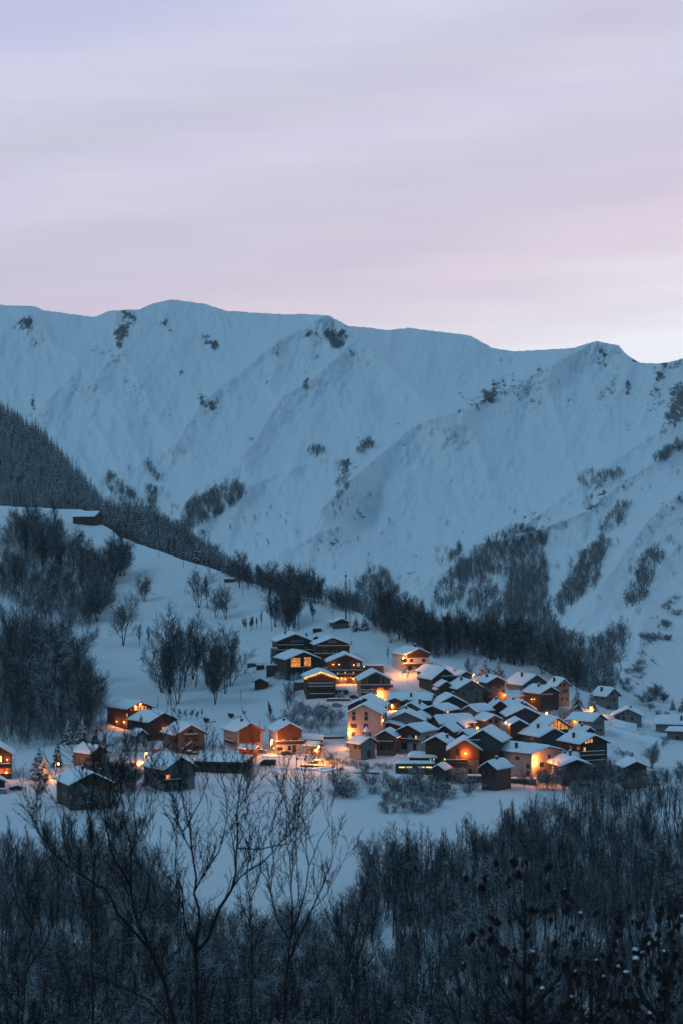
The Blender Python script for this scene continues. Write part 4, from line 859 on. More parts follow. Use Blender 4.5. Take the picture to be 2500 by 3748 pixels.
# fence of thin posts
def fence(name, label, pts, step, h=1.1, wire=True):
    P = [gp(*p) for p in pts]; O = empty(name, P[0]); tag(O, label, 'fence'); o0 = np.array(P[0]); tops = []
    for a, b in zip(P[:-1], P[1:]):
        a = np.array(a)-o0; b = np.array(b)-o0; n = max(1, int(np.linalg.norm(b-a)/step))
        for i in range(n+1):
            q = a+(b-a)*i/n; MB().cyl((q[0], q[1], q[2]-.5), (q[0]+.05, q[1], q[2]+h), .07, .06, 5).build('post', M['wood_dark'], O); tops.append(q)
    if wire:
        m = MB()
        for a, b in zip(tops[:-1], tops[1:]):
            for z in (.5, .95): m.cyl((a[0], a[1], a[2]+z*h), (b[0], b[1], b[2]+z*h), .03, n=3, cap=False)
        m.build('rail', M['wood_dark'], O)
fence('fence', 'thin post fence crossing the snow below the village garden wall', [(1295,2862),(1350,2850)], 2.6)
fence('fence', 'line of short posts up the slope left of the chalet cluster', [(905,2352),(960,2345),(1000,2340)], 4.5, .9, False)
fence('fence', 'post fence along the snowy footbridge in front of the glowing gable', [(1875,2845),(1930,2858)], 2.0)
fence('fence', 'fence of leaning posts right of the three-storey dark chalet', [(2238,2740),(2262,2742),(2275,2760)], 2.2)
fence('fence', 'dark fence at the roadside by the far left firs', [(188,2835),(232,2830)], 1.4, 1.0)
# road
def strip(name, cl, hw, mat_, lift=.12):
    P = []; 
    for a, b in zip(cl[:-1], cl[1:]):
        for t in np.linspace(0, 1, 12, endpoint=False): P.append((a[0]+(b[0]-a[0])*t, a[1]+(b[1]-a[1])*t))
    P.append(cl[-1]); V = []; Q = []; nw = 6
    for i, p in enumerate(P):
        for j in range(nw+1):
            py = p[1]+(j/nw*2-1)*hw; x, y, z = gp(p[0], py); e = 1-abs(2*j/nw-1)**4; V.append((x, y, z+lift*e-.05*(1-e)+.03))
    for i in range(len(P)-1):
        for j in range(nw): a = i*(nw+1)+j; Q.append((a, a+nw+1, a+nw+2, a+1))
    o = link(name, fastmesh(name, V, Q, M[mat_], True)); tag(o, kind='structure')
strip('road', [(560,2765),(700,2768),(860,2778),(940,2795),(1050,2798),(1120,2795),(1250,2788),(1330,2792)], 7, 'road_snow')
strip('path', [(1085,2806),(1095,2825),(1180,2845),(1280,2826),(1400,2800)], 3.5, 'road_snow')

for i, (cl, hw, lf) in enumerate([([(700,2780),(800,2786),(900,2795)], 1.6, .7), ([(1010,2786),(1060,2783),(1110,2786)], 2.2, 1.3), ([(960,2772),(1000,2774),(1060,2770),(1110,2772)], 2.0, .9), ([(1010,2808),(1050,2811),(1085,2808)], 1.6, .6), ([(1090,2812),(1150,2818),(1215,2812)], 2.4, .7),
  ([(1190,2770),(1230,2776),(1265,2772)], 2.5, 1.2), ([(540,2775),(600,2780),(660,2782)], 1.6, .7), ([(1150,2812),(1180,2828),(1260,2816)], 2.0, .6), ([(1440,2840),(1520,2846),(1600,2842)], 3, .8), ([(2230,2680),(2300,2700),(2420,2720)], 6, 1.6), ([(2240,2655),(2290,2668),(2330,2672)], 5, 2.2),([(1560,2400),(1600,2430),(1660,2450)], 5, 1.5)]):
    strip('snow_bank', cl, hw, 'snow', lf)
# ---------------------------------------------------------------- trees
def tubes(segs):
    """segs: list of (p0,p1,r0,r1) -> three-sided tapered tubes"""
    A = np.array([s[0] for s in segs], float); B = np.array([s[1] for s in segs], float); r0 = np.array([s[2] for s in segs]); r1 = np.array([s[3] for s in segs])
    T = B-A; T /= (np.linalg.norm(T, axis=1, keepdims=True)+1e-9)
    ref = np.where(np.abs(T[:, 2:3]) < .9, np.array([[0, 0, 1.]]), np.array([[1., 0, 0]]))
    U = np.cross(T, ref); U /= np.linalg.norm(U, axis=1, keepdims=True); W_ = np.cross(T, U)
    V = np.zeros((len(A), 6, 3))
    for i in range(3):
        a = 2*pi*i/3+.5; o = cos(a)*U+sin(a)*W_; V[:, i] = A+o*r0[:, None]; V[:, i+3] = B+o*r1[:, None]
    base = (np.arange(len(A))*6)[:, None]
    Q = np.concatenate([base+np.array([[i, (i+1) % 3, (i+1) % 3+3, i+3]]) for i in range(3)], 0)
    return V.reshape(-1, 3), Q
def norm(v): return v/(np.linalg.norm(v)+1e-9)
def grow(r_, p, d, ln, rad, lvl, P, out):
    n = P['segs'][lvl]; st = ln/n; pts = [p]; dirs = []
    for i in range(n):
        d = norm(d+r_.normal(0, P['wob'][lvl], 3)+np.array([0, 0, P['up'][lvl]])); dirs.append(d)
        q = p+d*st; f0 = 1-i/n*P['taper']; f1 = 1-(i+1)/n*P['taper']
        out[0 if lvl == 0 else 1].append((p, q, rad*f0, max(rad*f1, P['rmin']))); p = q; pts.append(p)
    if lvl+1 < len(P['segs']):
        nc = P['nch'][lvl]
        for c in range(nc):
            t = P['start'][lvl]+(1-P['start'][lvl])*(c+r_.random())/nc; i = min(n-1, int(t*n)); f = t*n-i
            q = pts[i]*(1-f)+pts[i+1]*f; dd = dirs[i]
            ax = norm(np.cross(dd, r_.normal(0, 1, 3))); an = P['ang'][lvl]*(.7+.6*r_.random())
            nd_ = norm(dd*cos(an)+ax*sin(an)); L2 = ln*P['rat'][lvl]*(1.15-P['shr'][lvl]*t)*(.7+.6*r_.random())
            grow(r_, q, nd_, L2, max(rad*(1-t*P['taper'])*P['rr'], P['rmin']), lvl+1, P, out)
def bare(seed, H=10, stems=1, lean=.15, kind='broad', dens=1.0, rmin=.018, r0=.16):
    r_ = np.random.default_rng(seed); out = ([], [])
    P = dict(segs=[8, 4, 3, 2], wob=[.09, .16, .22, .25], up=[.04, .12, .10, .06], taper=.8, rmin=rmin, rr=.5,
             nch=[int(17*dens), int(9*dens), 5], start=[.22, .12, .08], ang=[.8, .75, .75], rat=[.46, .5, .5], shr=[.62, .45, .4])
    if kind == 'upright': P.update(ang=[.45, .5, .6], rat=[.32, .45, .5], up=[.06, .3, .2, .1], start=[.3, .2, .1])
    if kind == 'fan': P.update(ang=[.75, .65, .7], rat=[.40, .5, .5], up=[.02, .10, .08, .04], start=[.22, .12, .08], shr=[.35, .4, .4])
    H = H*.84
    if kind == 'pole': P.update(segs=[6, 3, 2], wob=[.06, .15, .2], up=[.06, .3, .1], nch=[13, 4], start=[.35, .15], ang=[.5, .6], rat=[.20, .5], shr=[.5, .4], taper=.75)
    if kind == 'shrub': P.update(segs=[4, 3, 2], wob=[.15, .2, .3], nch=[8, 5], start=[.15, .1], ang=[.7, .8], rat=[.5, .5], shr=[.5, .4])
    for s in range(stems):
        a = 2*pi*(s+r_.random()*.6)/stems; le = lean*(.5+r_.random()) if stems > 1 else .03
        grow(r_, np.array([cos(a)*.12*(stems > 1), sin(a)*.12*(stems > 1), -.4]), norm(np.array([cos(a)*le, sin(a)*le, 1])), H*(.80+.2*r_.random()) if s else H*.96, r0*(1 if stems == 1 else .75), 0, P, out)
    return out
TV = {}
def variant(key, seed, mt, **k):
    tr, cr_ = bare(seed, **k); V, Q = tubes(tr); V2, Q2 = tubes(cr_)
    TV[key] = (fastmesh('trunk', V, Q, M[mt]), fastmesh('crown', V2, Q2, M[mt]), k.get('H', 10))
for i in range(3): variant(('broad', i), 100+i, 'bark', H=10, stems=1, kind='broad', r0=.2)
for i in range(4): variant(('fan', i), 120+i, 'bark', H=10, stems=3+i % 3, lean=.30, kind='fan', dens=.85)
for i in range(4): variant(('upright', i), 140+i, 'bark', H=10, stems=1+i % 3, lean=.14, kind='upright', r0=.12)
for i in range(4): variant(('snowy', i), 160+i, 'bark_pale', H=10, stems=1+i % 3, lean=.25, kind='fan', dens=.95, rmin=.024, r0=.15)
for i in range(3): variant(('shrub', i), 180+i, 'bark_pale', H=3, stems=9, lean=.8, kind='shrub', r0=.05, rmin=.022)
variant(('dense', 0), 190, 'bark', H=10, stems=4, lean=.3, kind='fan', dens=1.1, rmin=.021)
variant(('dense', 1), 191, 'bark', H=10, stems=2, lean=.2, kind='broad', dens=1.1, rmin=.021)
def conifer_mesh(seed, H=10, wid=.24, levels=15, per=9, droop=.35, mt='needle', ragged=.25):
    r_ = np.random.default_rng(seed); V = []; Q = []
    for i in range(levels):
        t = (i+.5)/levels; z = H*(.10+.88*t); Lb = H*wid*(1-t)**.85*(.85+.3*r_.random())+.12
        for j in range(max(4, int(per*(1-.45*t)))):
            a = 2*pi*(j+r_.random()*.8)/per*(1 if t < .5 else 1.3); L_ = Lb*(1-ragged+2*ragged*r_.random()); dr = droop*(.7+.6*r_.random())
            ca, sa = cos(a), sin(a); w0 = L_*.20+.08; n = 3
            pr = None
            for q in range(n+1):
                u = q/n; rr_ = L_*u; zz = z-L_*dr*u*u*1.3-.0+L_*.08*u; ww = w0*(.35+1.3*u*(1-u)*2)*(1 if q < n else .15); th = .10*L_*(1-u)+.03
                b = len(V); off = r_.normal(0, .03*L_, 3)
                V += [(ca*rr_-sa*ww+off[0], sa*rr_+ca*ww+off[1], zz-ww*.45), (ca*rr_+off[0], sa*rr_+off[1], zz+th*.6), (ca*rr_+sa*ww+off[0], sa*rr_-ca*ww+off[1], zz-ww*.45)]
                if pr is not None: Q += [(pr, pr+1, b+1, b), (pr+1, pr+2, b+2, b+1)]
                pr = b
            # hanging side tufts
            for q in range(3):
                u = .35+.55*r_.random(); s_ = 1 if r_.random() < .5 else -1; rr_ = L_*u; zz = z-L_*dr*u*u*1.3; l2 = L_*.28*(1.1-u)+.12; aa = a+s_*.8
                b = len(V); c2, s2 = cos(aa), sin(aa); x, y = ca*rr_, sa*rr_
                V += [(x, y, zz+.04), (x+c2*l2*.6-s2*l2*.25, y+s2*l2*.6+c2*l2*.25, zz-l2*.25), (x+c2*l2, y+s2*l2, zz-l2*.6), (x+c2*l2*.6+s2*l2*.25, y+s2*l2*.6-c2*l2*.25, zz-l2*.25)]; Q.append((b, b+1, b+2, b+3))
    b = len(V); V += [(.06, 0, H*.95), (-.03, .05, H*.95), (-.03, -.05, H*.95), (0, 0, H*1.03)]; Q += [(b, b+1, b+3, b+3), (b+1, b+2, b+3, b+3), (b+2, b, b+3, b+3)]
    Q = [q for q in Q if len(set(q)) == 4]+[]
    tk, tq = tubes([((0, 0, -.5), (0, 0, H*.5), .02*H, .012*H), ((0, 0, H*.5), (0, 0, H*.98), .012*H, .003*H)])
    return (tk, tq), (np.array(V), np.array(Q))
for i, (w_, lv, pr_, dr) in enumerate([(.26, 16, 10, .45), (.21, 17, 9, .5), (.31, 14, 10, .35), (.17, 14, 7, .5)]):
    a, b = conifer_mesh(300+i, 10, w_, lv, pr_, dr); TV[('conifer', i)] = (fastmesh('trunk', a[0], a[1], M['bark']), fastmesh('crown', b[0], b[1], M['needle']), 10)
def tree(kind, px, py, hpx, label, group=None, wf=1.0, v=None, name=None, cat='tree', loc=None, d=None, parts=True, rz=None, hm_=None):
    if loc is None: loc = gp(px, py); d = loc[1]
    h = hm_ if hm_ else hpx*d/F
    ks = [k for k in TV if k[0] == kind]; key = ks[v % len(ks)] if v is not None else random.choice(ks)
    a, b, H0 = TV[key]; s = h/H0
    nm = name or ('conifer_tree' if kind == 'conifer' else 'bush' if kind == 'shrub' else 'bare_tree')
    O = empty(nm, (loc[0], loc[1], loc[2]-.15), random.random()*6.28 if rz is None else rz); O.scale = (s*wf, s*wf, s); tag(O, label, cat, group)
    link('trunk', a, O); link('crown', b, O)
    return O
def scatter(poly, n, mind=0, bias=None):
    xs = [p[0] for p in poly]; ys = [p[1] for p in poly]; out = []; tr = 0
    while len(out) < n and tr < n*60:
        tr += 1; x = random.uniform(min(xs), max(xs)); y = random.uniform(min(ys), max(ys))
        if not inpoly(x, y, poly): continue
        if mind and any((x-a)**2+((y-b)*1.6)**2 < mind*mind for a, b in out): continue
        out.append((x, y))
    return out
# --- single trees one can point at
T = [('fan',528,2198,106,'round bare tree standing alone on the open slope left of the two big bare trees',.95),
 ('fan',727,2223,150,'big round-crowned bare tree, leftmost of the cluster on the open upper slope',1.05),
 ('upright',760,2223,130,'slim bare tree touching the big round-crowned one on the open upper slope',1.1),
 ('fan',792,2259,118,'bare tree standing lower in the middle of the cluster on the open upper slope',.8),
 ('fan',826,2268,140,'bare tree at the right end of the cluster on the open upper slope',.9),
 ('dense',454,2106,130,'dark bare tree at the edge of the woods where the snowy crest begins',.8),
 ('dense',395,2178,100,'short dark bare tree on the slope at the edge of the left woods',1),
 ('snowy',449,2361,210,'wide snowy tree at the lower edge of the left woods beside thin saplings',1.05),
 ('upright',510,2371,100,'thin bare sapling cluster right of the wide snowy tree',1.0),
 ('upright',546,2376,86,'smaller thin sapling right of the sapling cluster by the wide snowy tree',1.0),
 ('fan',845,2508,176,'bare forked tree on its own right of the big dark grove',.8),
 ('fan',899,2127,72,'small bare tree just behind the snowy crest by the low shed',1),
 ('broad',990,2172,130,'bare tree behind the crest left of the tall pair',1.0),
 ('fan',1098,2196,135,'left of the two tallest bare trees behind the crest',.8),
 ('fan',1126,2198,140,'right of the two tallest bare trees behind the crest',.75),
 ('broad',1180,2212,112,'bare tree on the crest between the tallest pair and the mast',.95),
 ('upright',1146,2276,82,'lone bare tree on the open snow left of the leaning pole',1.2),
 ('upright',1371,2318,92,'thin lone bare tree on the snow right of the mast conifers',.7),
 ('upright',1419,2427,72,'slender sapling on the snow left of the solitary cream chalet',.6),
 ('fan',1430,2354,150,'dark bare tree with many stems right of the thin lone tree',.8),
 ('fan',1490,2358,165,'tall bare tree above the solitary cream chalet',.8),
 ('fan',1718,2498,100,'bare tree with a lamp-lit orange trunk at the top of the old village',.7),
 ('upright',1491,2492,44,'young forked tree on the snow below the solitary cream chalet',.9),
 ('fan',1055,2600,118,'many-stemmed bare tree on the snowy bank below the fairy-lit chalet',.8),
 ('upright',990,2645,84,'thin bare tree on the slope left of the snowy shrub bank',.9),
 ('fan',908,2884,126,'two-stemmed bare tree in front of the right end of the long garages',.85),
 ('fan',145,2930,116,'vase-shaped bare tree left of the dark house with two chimneys',.8),
 ('fan',2386,2816,104,'round bare tree on the open snow above the low grey house at the right',.95),
 ('snowy',1282,2700,60,'small snowy tree at the left foot of the tall pale plaster house',.9),
 ('fan',1165,2790,78,'bare tree glowing orange around the twin-headed street lamp',1.2),
 ('upright',1272,2742,44,'small bare tree behind the chapel roof',1)]
for k_, x, y, h, lb, wf in T: tree(k_, x, y, h, lb, wf=wf)
C = [(143,2846,138,0,'snow-laden fir half lit orange at the far left of the village',1.25),(211,2806,118,1,'slim snowy fir directly behind the far left street lamp',1.0),
 (247,2722,100,2,'broad snowy fir at the left of the row below the left woods',1.1),(300,2722,104,2,'broad snowy fir in the middle of the row below the left woods',1.0),(347,2724,86,1,'slim snowy fir right of the two broad firs',1.0),(380,2730,68,3,'smallest and rightmost slim fir of the row left of the dark barn',1.1),
 (2113,2606,98,0,'snowy conifer with orange-tinted branches right of the bare shrubs',1.15),(2166,2608,94,1,'conifer with a street lamp shining in front of it',1.1),
 (1773,2478,84,2,'left of the two dark conifers behind the back row of the village',1.4),(1822,2486,84,2,'right of the two dark conifers behind the back row of the village',1.35),
 (2026,2862,104,3,'black pointed conifer beside the orange-glowing plaster gable',1.1),
 (1303,2306,62,0,'left of the two dark conifers right of the telecom mast',1.2),(1334,2305,64,2,'right of the two dark conifers right of the telecom mast',1.1),
 (2462,2598,46,0,'small dark conifer on the open snow near the right edge',1.1),(2497,2606,58,0,'dark conifer cut by the right edge of the picture',1.2),
 (723,2058,100,1,'tall dark conifer standing out of the woods on the left crest',1.0),(828,2098,66,0,'dark conifer on the crest left of the low snowed-over shed',1.2),
 (378,1888,66,0,'snow-flecked conifer standing just behind the hillside barn',1.2),
 (1239,2560,34,0,'small snowy fir right of the fairy-lit chalet',1.1),(1252,2556,40,2,'snow-covered fir in front of the sconce-lit chalet door',1.1),
 (1167,2598,34,2,'snow-covered little fir at the end of the parapet',1.3),(1286,2354,18,3,'tiny dark fir at the right eave of the top right chalet',1.2),
 (575,1870,0,0,'',1)]
for x, y, h, v, lb, wf in C:
    if lb: tree('conifer', x, y, h, lb, v=v, wf=wf)
ORD = 'first second third fourth fifth sixth seventh eighth ninth tenth eleventh twelfth thirteenth fourteenth fifteenth sixteenth'.split()
for i in range(15):
    x = 1010+i*7.2+random.uniform(-2, 2); tree('conifer', x, 2486+random.uniform(-3, 3), random.uniform(22, 34), ORD[i]+' young fir from the left in the row below the glowing-window chalet', 'young firs below the chalets', v=i % 4, wf=1.3)
# --- groups of look-alikes
def grp(poly, n, kinds, h0, h1, label, group, wf=(.8, 1.1), mind=8, extra=None):
    WD = dict(dense='thick-crowned', upright='slender', broad='single-trunked', snowy='snow-dusted', fan='many-stemmed')
    for x, y in [q for q in scatter(poly, n, mind) if not (230 < q[0] < 410 and q[1] < 2045)]:
        k_ = random.choice(kinds); tree(k_, x, y, random.uniform(h0, h1), label.replace('bare tree', WD[k_]+' bare tree').replace('thin sapling', 'thin bare sapling'), WD[k_]+' trees of the '+group, wf=random.uniform(*wf))
grp([(585,2500),(600,2590),(680,2600),(790,2590),(835,2520),(760,2480),(640,2470)], 15, ['fan','dense','broad'], 190, 290, 'bare tree in the big dark grove in the middle of the left snow slope', 'grove on the left snow slope', (.55, .8), 18)
grp([(0,2440),(60,2370),(180,2380),(300,2480),(350,2600),(372,2690),(240,2700),(0,2740)], 34, ['dense','dense','snowy','broad'], 170, 270, 'bare tree in the thick dark wood at the left edge above the firs', 'left edge wood', (.7, .95), 26)
grp([(0,1960),(80,1950),(250,1965),(400,1990),(470,2060),(400,2180),(330,2330),(240,2330),(120,2250),(60,2230),(0,2200)], 36, ['dense','upright','broad'], 110, 170, 'bare tree in the dark wood on the upper left hillside below the barn', 'upper left wood', (.9, 1.25), 22)
grp([(985,2330),(1010,2270),(1120,2270),(1125,2300),(1070,2330)], 9, ['upright','fan','broad'], 120, 175, 'bare tree in the dark clump above the top left chalet', 'clump above the chalets', (.7, .9), 14)
grp([(890,2310),(960,2290),(965,2300),(900,2320)], 7, ['upright'], 50, 80, 'thin sapling left of the dark clump above the chalets', 'saplings above the chalets', (.5, .8), 6)
for i, (x, y) in enumerate(sorted(scatter([(860,2130),(960,2160),(1060,2190),(1260,2228),(1260,2236),(1000,2190),(860,2145)], 16, 12))): tree(random.choice(['dense','broad','upright']), x, y, random.uniform(95, 140), ORD[i]+' bare tree from the left in the row along the crest before the mast', 'tree row along the crest', wf=random.uniform(.8, 1.1))
if 0: grp([(860,2130),(960,2160),(1060,2190),(1260,2228),(1260,2236),(1000,2190),(860,2145)], 16, ['dense','broad','upright'], 70, 110, 'bare tree in the row along the snowy crest left of the mast', 'tree row along the crest', (.8, 1.1), 12)
grp([(1390,2320),(1480,2370),(1590,2410),(1700,2396),(1860,2440),(1960,2455),(2060,2500),(2140,2545),(2140,2535),(1960,2430),(1800,2400),(1690,2370),(1600,2390),(1500,2345),(1400,2290)], 36, ['dense','fan','upright','dense'], 120, 200, 'tall bare tree in the wood directly behind the village', 'wood behind the village', (.6, .9), 13)
grp([(2190,2550),(2250,2470),(2290,2400),(2270,2470),(2240,2545)], 5, ['snowy'], 60, 90, 'snowy tree at the foot of the rocky rib right of the village', 'trees at the rocky rib', (.9, 1.2), 12)
for i, (x, y, h) in enumerate([(1095,2625,60),(1120,2650,70),(1150,2640,62),(1180,2655,66),(1205,2640,60),(1230,2655,60),(1250,2640,50),(1090,2670,50),(1130,2680,46),(1170,2690,44),(1215,2685,48),(1060,2650,56),(1015,2662,50),(1040,2684,40)]):
    tree('snowy', x, y, h*1.1, 'snow-covered shrubby tree on the bank left of the tall pale plaster house', 'shrubs on the bank', wf=1.4, name='bush', cat='bush')
for (x, y, h) in [(1400,2880,70),(1435,2890,66),(1470,2900,60),(1508,2905,76),(1545,2912,80),(1580,2915,80),(1600,2930,66),(1630,2925,60),(1690,2890,66),(1720,2890,60),(1560,2960,60),(1600,2955,54),(1410,2965,50),(1450,2940,54),(1710,2920,50),(1370,2905,44)]:
    tree(random.choice(['snowy','shrub']), x, y, h, 'snowy shrub on the bank below the old village', 'shrubs below the village', wf=1.3, name='bush', cat='bush')
for (x, y, h) in [(1995,2636,44),(2025,2645,52),(2050,2640,56),(2070,2650,50),(2040,2660,40),(2010,2618,40),(2085,2630,40),(1995,2600,36)]:
    tree(random.choice(['snowy','fan']), x, y, h, 'bare shrub tinted orange by the lamp behind the glazed gable', 'lamp-lit shrubs', wf=1.2, name='bush', cat='bush')
for (x, y, h) in [(440,2742,66),(475,2748,60),(500,2746,64),(520,2748,56),(545,2744,50),(460,2765,50),(400,2760,60),(420,2790,60)]:
    tree('snowy', x, y, h, 'snowy hedge bush lit pink by the lamp on the left bank', 'lit bushes on the left bank', wf=1.5, name='bush', cat='bush')
for (x, y, h) in [(1190,2800,46),(1205,2780,44),(1225,2800,40),(1250,2795,38),(1280,2800,34),(1310,2812,36),(1350,2812,36),(1390,2806,34),(1420,2812,34),(1245,2822,30),(1300,2790,30),(1330,2800,34)]:
    tree('shrub', x, y, h*.8, 'low snow-laden garden shrub between the road lamp and the chapel', 'garden shrubs by the chapel', name='bush', cat='bush', wf=1.3)
for (x, y, h) in [(660,2620,34),(680,2628,40),(700,2626,38),(720,2630,34),(738,2626,34),(640,2612,30),(1340,2870,24),(1235,2880,20),(1010,2850,24),(1040,2855,24)]:
    tree('upright', x, y, h*1.1, 'tuft of thin bare stems poking out of the snow', 'stem tufts in the snow', name='bush', cat='bush', wf=1.5)
for (x, y, h) in [(2365,2580,80),(2400,2560,90),(2430,2570,60),(2410,2620,44),(2440,2622,38),(2380,2600,50),(2260,2770,40),(2285,2775,44),(2310,2780,40),(2440,2720,46),(2425,2735,40)]:
    tree('dense' if y < 2700 else 'snowy', x, y, h*.7, 'dark bush on the open snow slope at the right', 'bushes on the right slope', wf=1.5, name='bush', cat='bush')
for (x, y, h) in [(2050,2870,90),(2090,2890,100),(2130,2880,96),(2160,2900,110),(2200,2890,110),(2230,2860,90),(2250,2890,100),(2290,2900,100),(2330,2910,96),(2380,2900,90),(2420,2900,100),(2460,2890,110),(2500,2900,120),(1990,2880,70),(1960,2890,60),(2180,2850,70),(2110,2930,90),(2215,2940,100)]:
    tree(random.choice(['dense','snowy','dense']), x, y, h, 'dark tree screening the right front houses of the village', 'trees before the right front houses', wf=1.1)
for (x, y, h) in [(400,2900,130),(430,2880,110),(470,2890,100),(380,2870,120),(440,2930,110),(495,2880,80),(350,2960,150),(300,2980,120),(410,2990,100),(530,2895,60),(330,2930,120),(450,2910,150),(385,2900,150),(420,2950,140),(470,2940,120),(360,3000,140),(280,2990,130),(390,3010,120)]:
    tree(random.choice(['snowy','dense','dense']), x, y, h, 'snowy tree in the thicket between the two left front houses', 'thicket between the left front houses', wf=.9)
rq = random.Random(9)
for x, y in [(rq.uniform(1230, 1720), rq.uniform(2848, 2975)) for _ in range(46)]:
    if y > 2925 and x < 1400: continue
    tree(rq.choice(['snowy','shrub','shrub','dense']), x, y, rq.uniform(26, 74), 'snowy shrub on the bank below the old village', 'shrubs below the village', wf=1.4, name='bush', cat='bush')
for x, y in [(rq.uniform(1900, 2240), rq.uniform(2840, 2900)) for _ in range(16)]:
    tree(rq.choice(['dense','snowy']), x, y, rq.uniform(50, 95), 'dark tree screening the right front houses of the village', 'trees before the right front houses', wf=1.2)
# --- the wood in front, down to the bottom of the picture
FRONT = [(-60,3110),(120,3090),(250,3080),(420,3110),(560,3160),(640,3330),(780,3660),(1150,3680),(1250,3420),(1330,3240),(1500,3165),(1700,3110),(1850,3040),(1950,2980),(2060,2935),(2200,2925),(2560,2920),(2560,4300),(-60,4300)]
fr = scatter(FRONT, 122, 38)
for x, y in fr:
    t = random.random(); k_ = 'upright' if t < .3 else 'fan' if t < .5 else 'snowy' if t < .86 else 'dense'
    wd = {'upright': 'slender upright', 'fan': 'spreading many-stemmed', 'snowy': 'snow-dusted', 'dense': 'thick dark-crowned'}[k_]
    sd = 'left part' if x < 830 else 'middle part' if x < 1660 else 'right part'
    tree(k_, x, y, 0, f'{wd} bare tree in the {sd} of the foreground wood below the village', f'{wd} trees in the {sd} of the foreground wood', wf=random.uniform(.75, 1.05), hm_=random.uniform(9, 14) if y < 3750 else random.uniform(8, 11))
tree('fan', 1480, 3290, 285, 'large spreading bare tree in front of the open field, taller than its neighbours', wf=.85, v=2)
tree('fan', 1425, 3270, 240, 'spreading bare tree touching the large one at the right edge of the open field', wf=.95, v=1)
tree('broad', 1730, 3150, 190, 'dark round-headed tree on the rim of the foreground wood below the shrubs', wf=.9)
# undergrowth as one mass
def mass(name, label, cat, pts, protos, mt, posf, hr, wr=(.8, 1.2)):
    VV = []; QQ = []; n = 0
    for x, y in pts:
        V, Q, H0 = random.choice(protos); L_ = posf(x, y); s = random.uniform(*hr)/H0; a = random.random()*6.28; w_ = s*random.uniform(*wr)
        c, s_ = cos(a), sin(a); X_ = (V[:, 0]*c-V[:, 1]*s_)*w_+L_[0]; Y_ = (V[:, 0]*s_+V[:, 1]*c)*w_+L_[1]; Z_ = V[:, 2]*s+L_[2]-.1
        VV.append(np.stack([X_, Y_, Z_], 1)); QQ.append(Q+n); n += len(V)
    o = link(name, fastmesh(name, np.concatenate(VV), np.concatenate(QQ), M[mt])); tag(o, label, cat, kind='stuff'); return o
def proto(seed, H, stems, lean, kind, dens, rmin, r0, lv=3):
    a, b = bare(seed, H=H, stems=stems, lean=lean, kind=kind, dens=dens, rmin=rmin, r0=r0); V, Q = tubes(a+b); return V, Q, H
UP = [proto(520+i, 9, 2, .12, 'shrub', 1, .025, .06) for i in range(3)]
ST = [proto(540+i, 10, 1+i%2, .10, 'pole', 1, .024, .15) for i in range(5)]
SP = [proto(500+i, 6, 3, .25, 'shrub', 1, .022, .05) for i in range(5)]
mass('undergrowth', 'thin bare saplings and snowy brushwood under the foreground wood', 'undergrowth', scatter(FRONT, 3000)+scatter([(p[0], p[1]+40) for p in FRONT[:14]]+[(2560,3100),(2560,3400),(-60,3400)], 1000), SP, 'bark', gp, (4, 8), (.8, 1.3))
mass('thicket', 'dark leafless young wood standing densely below the village', 'thicket', scatter(FRONT, 1000)+scatter([(1400,3220),(1700,3115),(1950,2985),(2060,2940),(2560,2925),(2560,3400),(1400,3400)], 330), ST, 'bark', gp, (7, 12), (.9, 1.4))
mass('brushwood', 'thin stems crowding between the trees of the left woods', 'undergrowth', scatter([(0,2330),(120,2300),(300,2400),(360,2600),(372,2700),(240,2720),(0,2760)], 480)+[q for q in scatter([(0,1935),(200,1925),(400,1975),(470,2060),(380,2200),(320,2330),(120,2250),(0,2200)], 760) if not (230 < q[0] < 410 and q[1] < 2035)], UP, 'bark', gp, (6, 12), (.9, 1.5))
mass('brushwood', 'thin dark stems between the bare trees along the snowy crest', 'undergrowth', scatter([(820,2100),(960,2150),(1060,2178),(1260,2226),(1330,2250),(1330,2262),(1000,2180),(820,2116)], 170), UP, 'bark', gp, (7, 13), (.9, 1.4))
mass('brushwood', 'thin dark stems crowding in the wood directly behind the village', 'undergrowth', scatter([(1340,2290),(1480,2350),(1600,2410),(1700,2390),(1860,2435),(1960,2450),(2060,2490),(2230,2560),(2230,2552),(1960,2430),(1800,2400),(1690,2370),(1600,2388),(1500,2342),(1400,2280)], 240), UP, 'bark_pale', gp, (7, 15), (.8, 1.3))
# conifers of the left ridge
def bp_(px, py): return pt(px, py, float(bd(px, py)))
CF = []
for i in range(4):
    a, b = conifer_mesh(400+i, 12, .20, 9, 6, .45); V = np.concatenate([a[0], b[0]]); Q = np.concatenate([a[1], b[1]+len(a[0])]); CF.append((V, Q, 12))
a_, b_, = fastmesh('trunk', *conifer_mesh(410, 12, .19, 11, 7, .5)[0], M['bark']), fastmesh('crown', *conifer_mesh(410, 12, .19, 11, 7, .5)[1], M['needle_far'])
RIDGE = [(-40,1500),(60,1545),(160,1615),(250,1720),(380,1868),(450,1895),(560,1915),(650,1970),(760,2045),(860,2120),(860,2140),(600,2080),(440,1990),(300,1920),(0,1910),(-40,1900)]
for i in range(110):
    x = -30+i*8.2+random.uniform(-3, 3); y = float(bcr(x))+random.uniform(2, 22); L_ = bp_(x, y); s = random.uniform(.7, 1.15)*(1 if x < 500 else .8)
    O = empty('conifer_tree', (L_[0], L_[1], L_[2]-.3), random.random()*6); O.scale = (s, s, s); tag(O, 'dark conifer along the skyline of the wooded ridge at the left', 'tree', 'conifers on the skyline of the left ridge')
    link('trunk', a_, O); link('crown', b_, O)
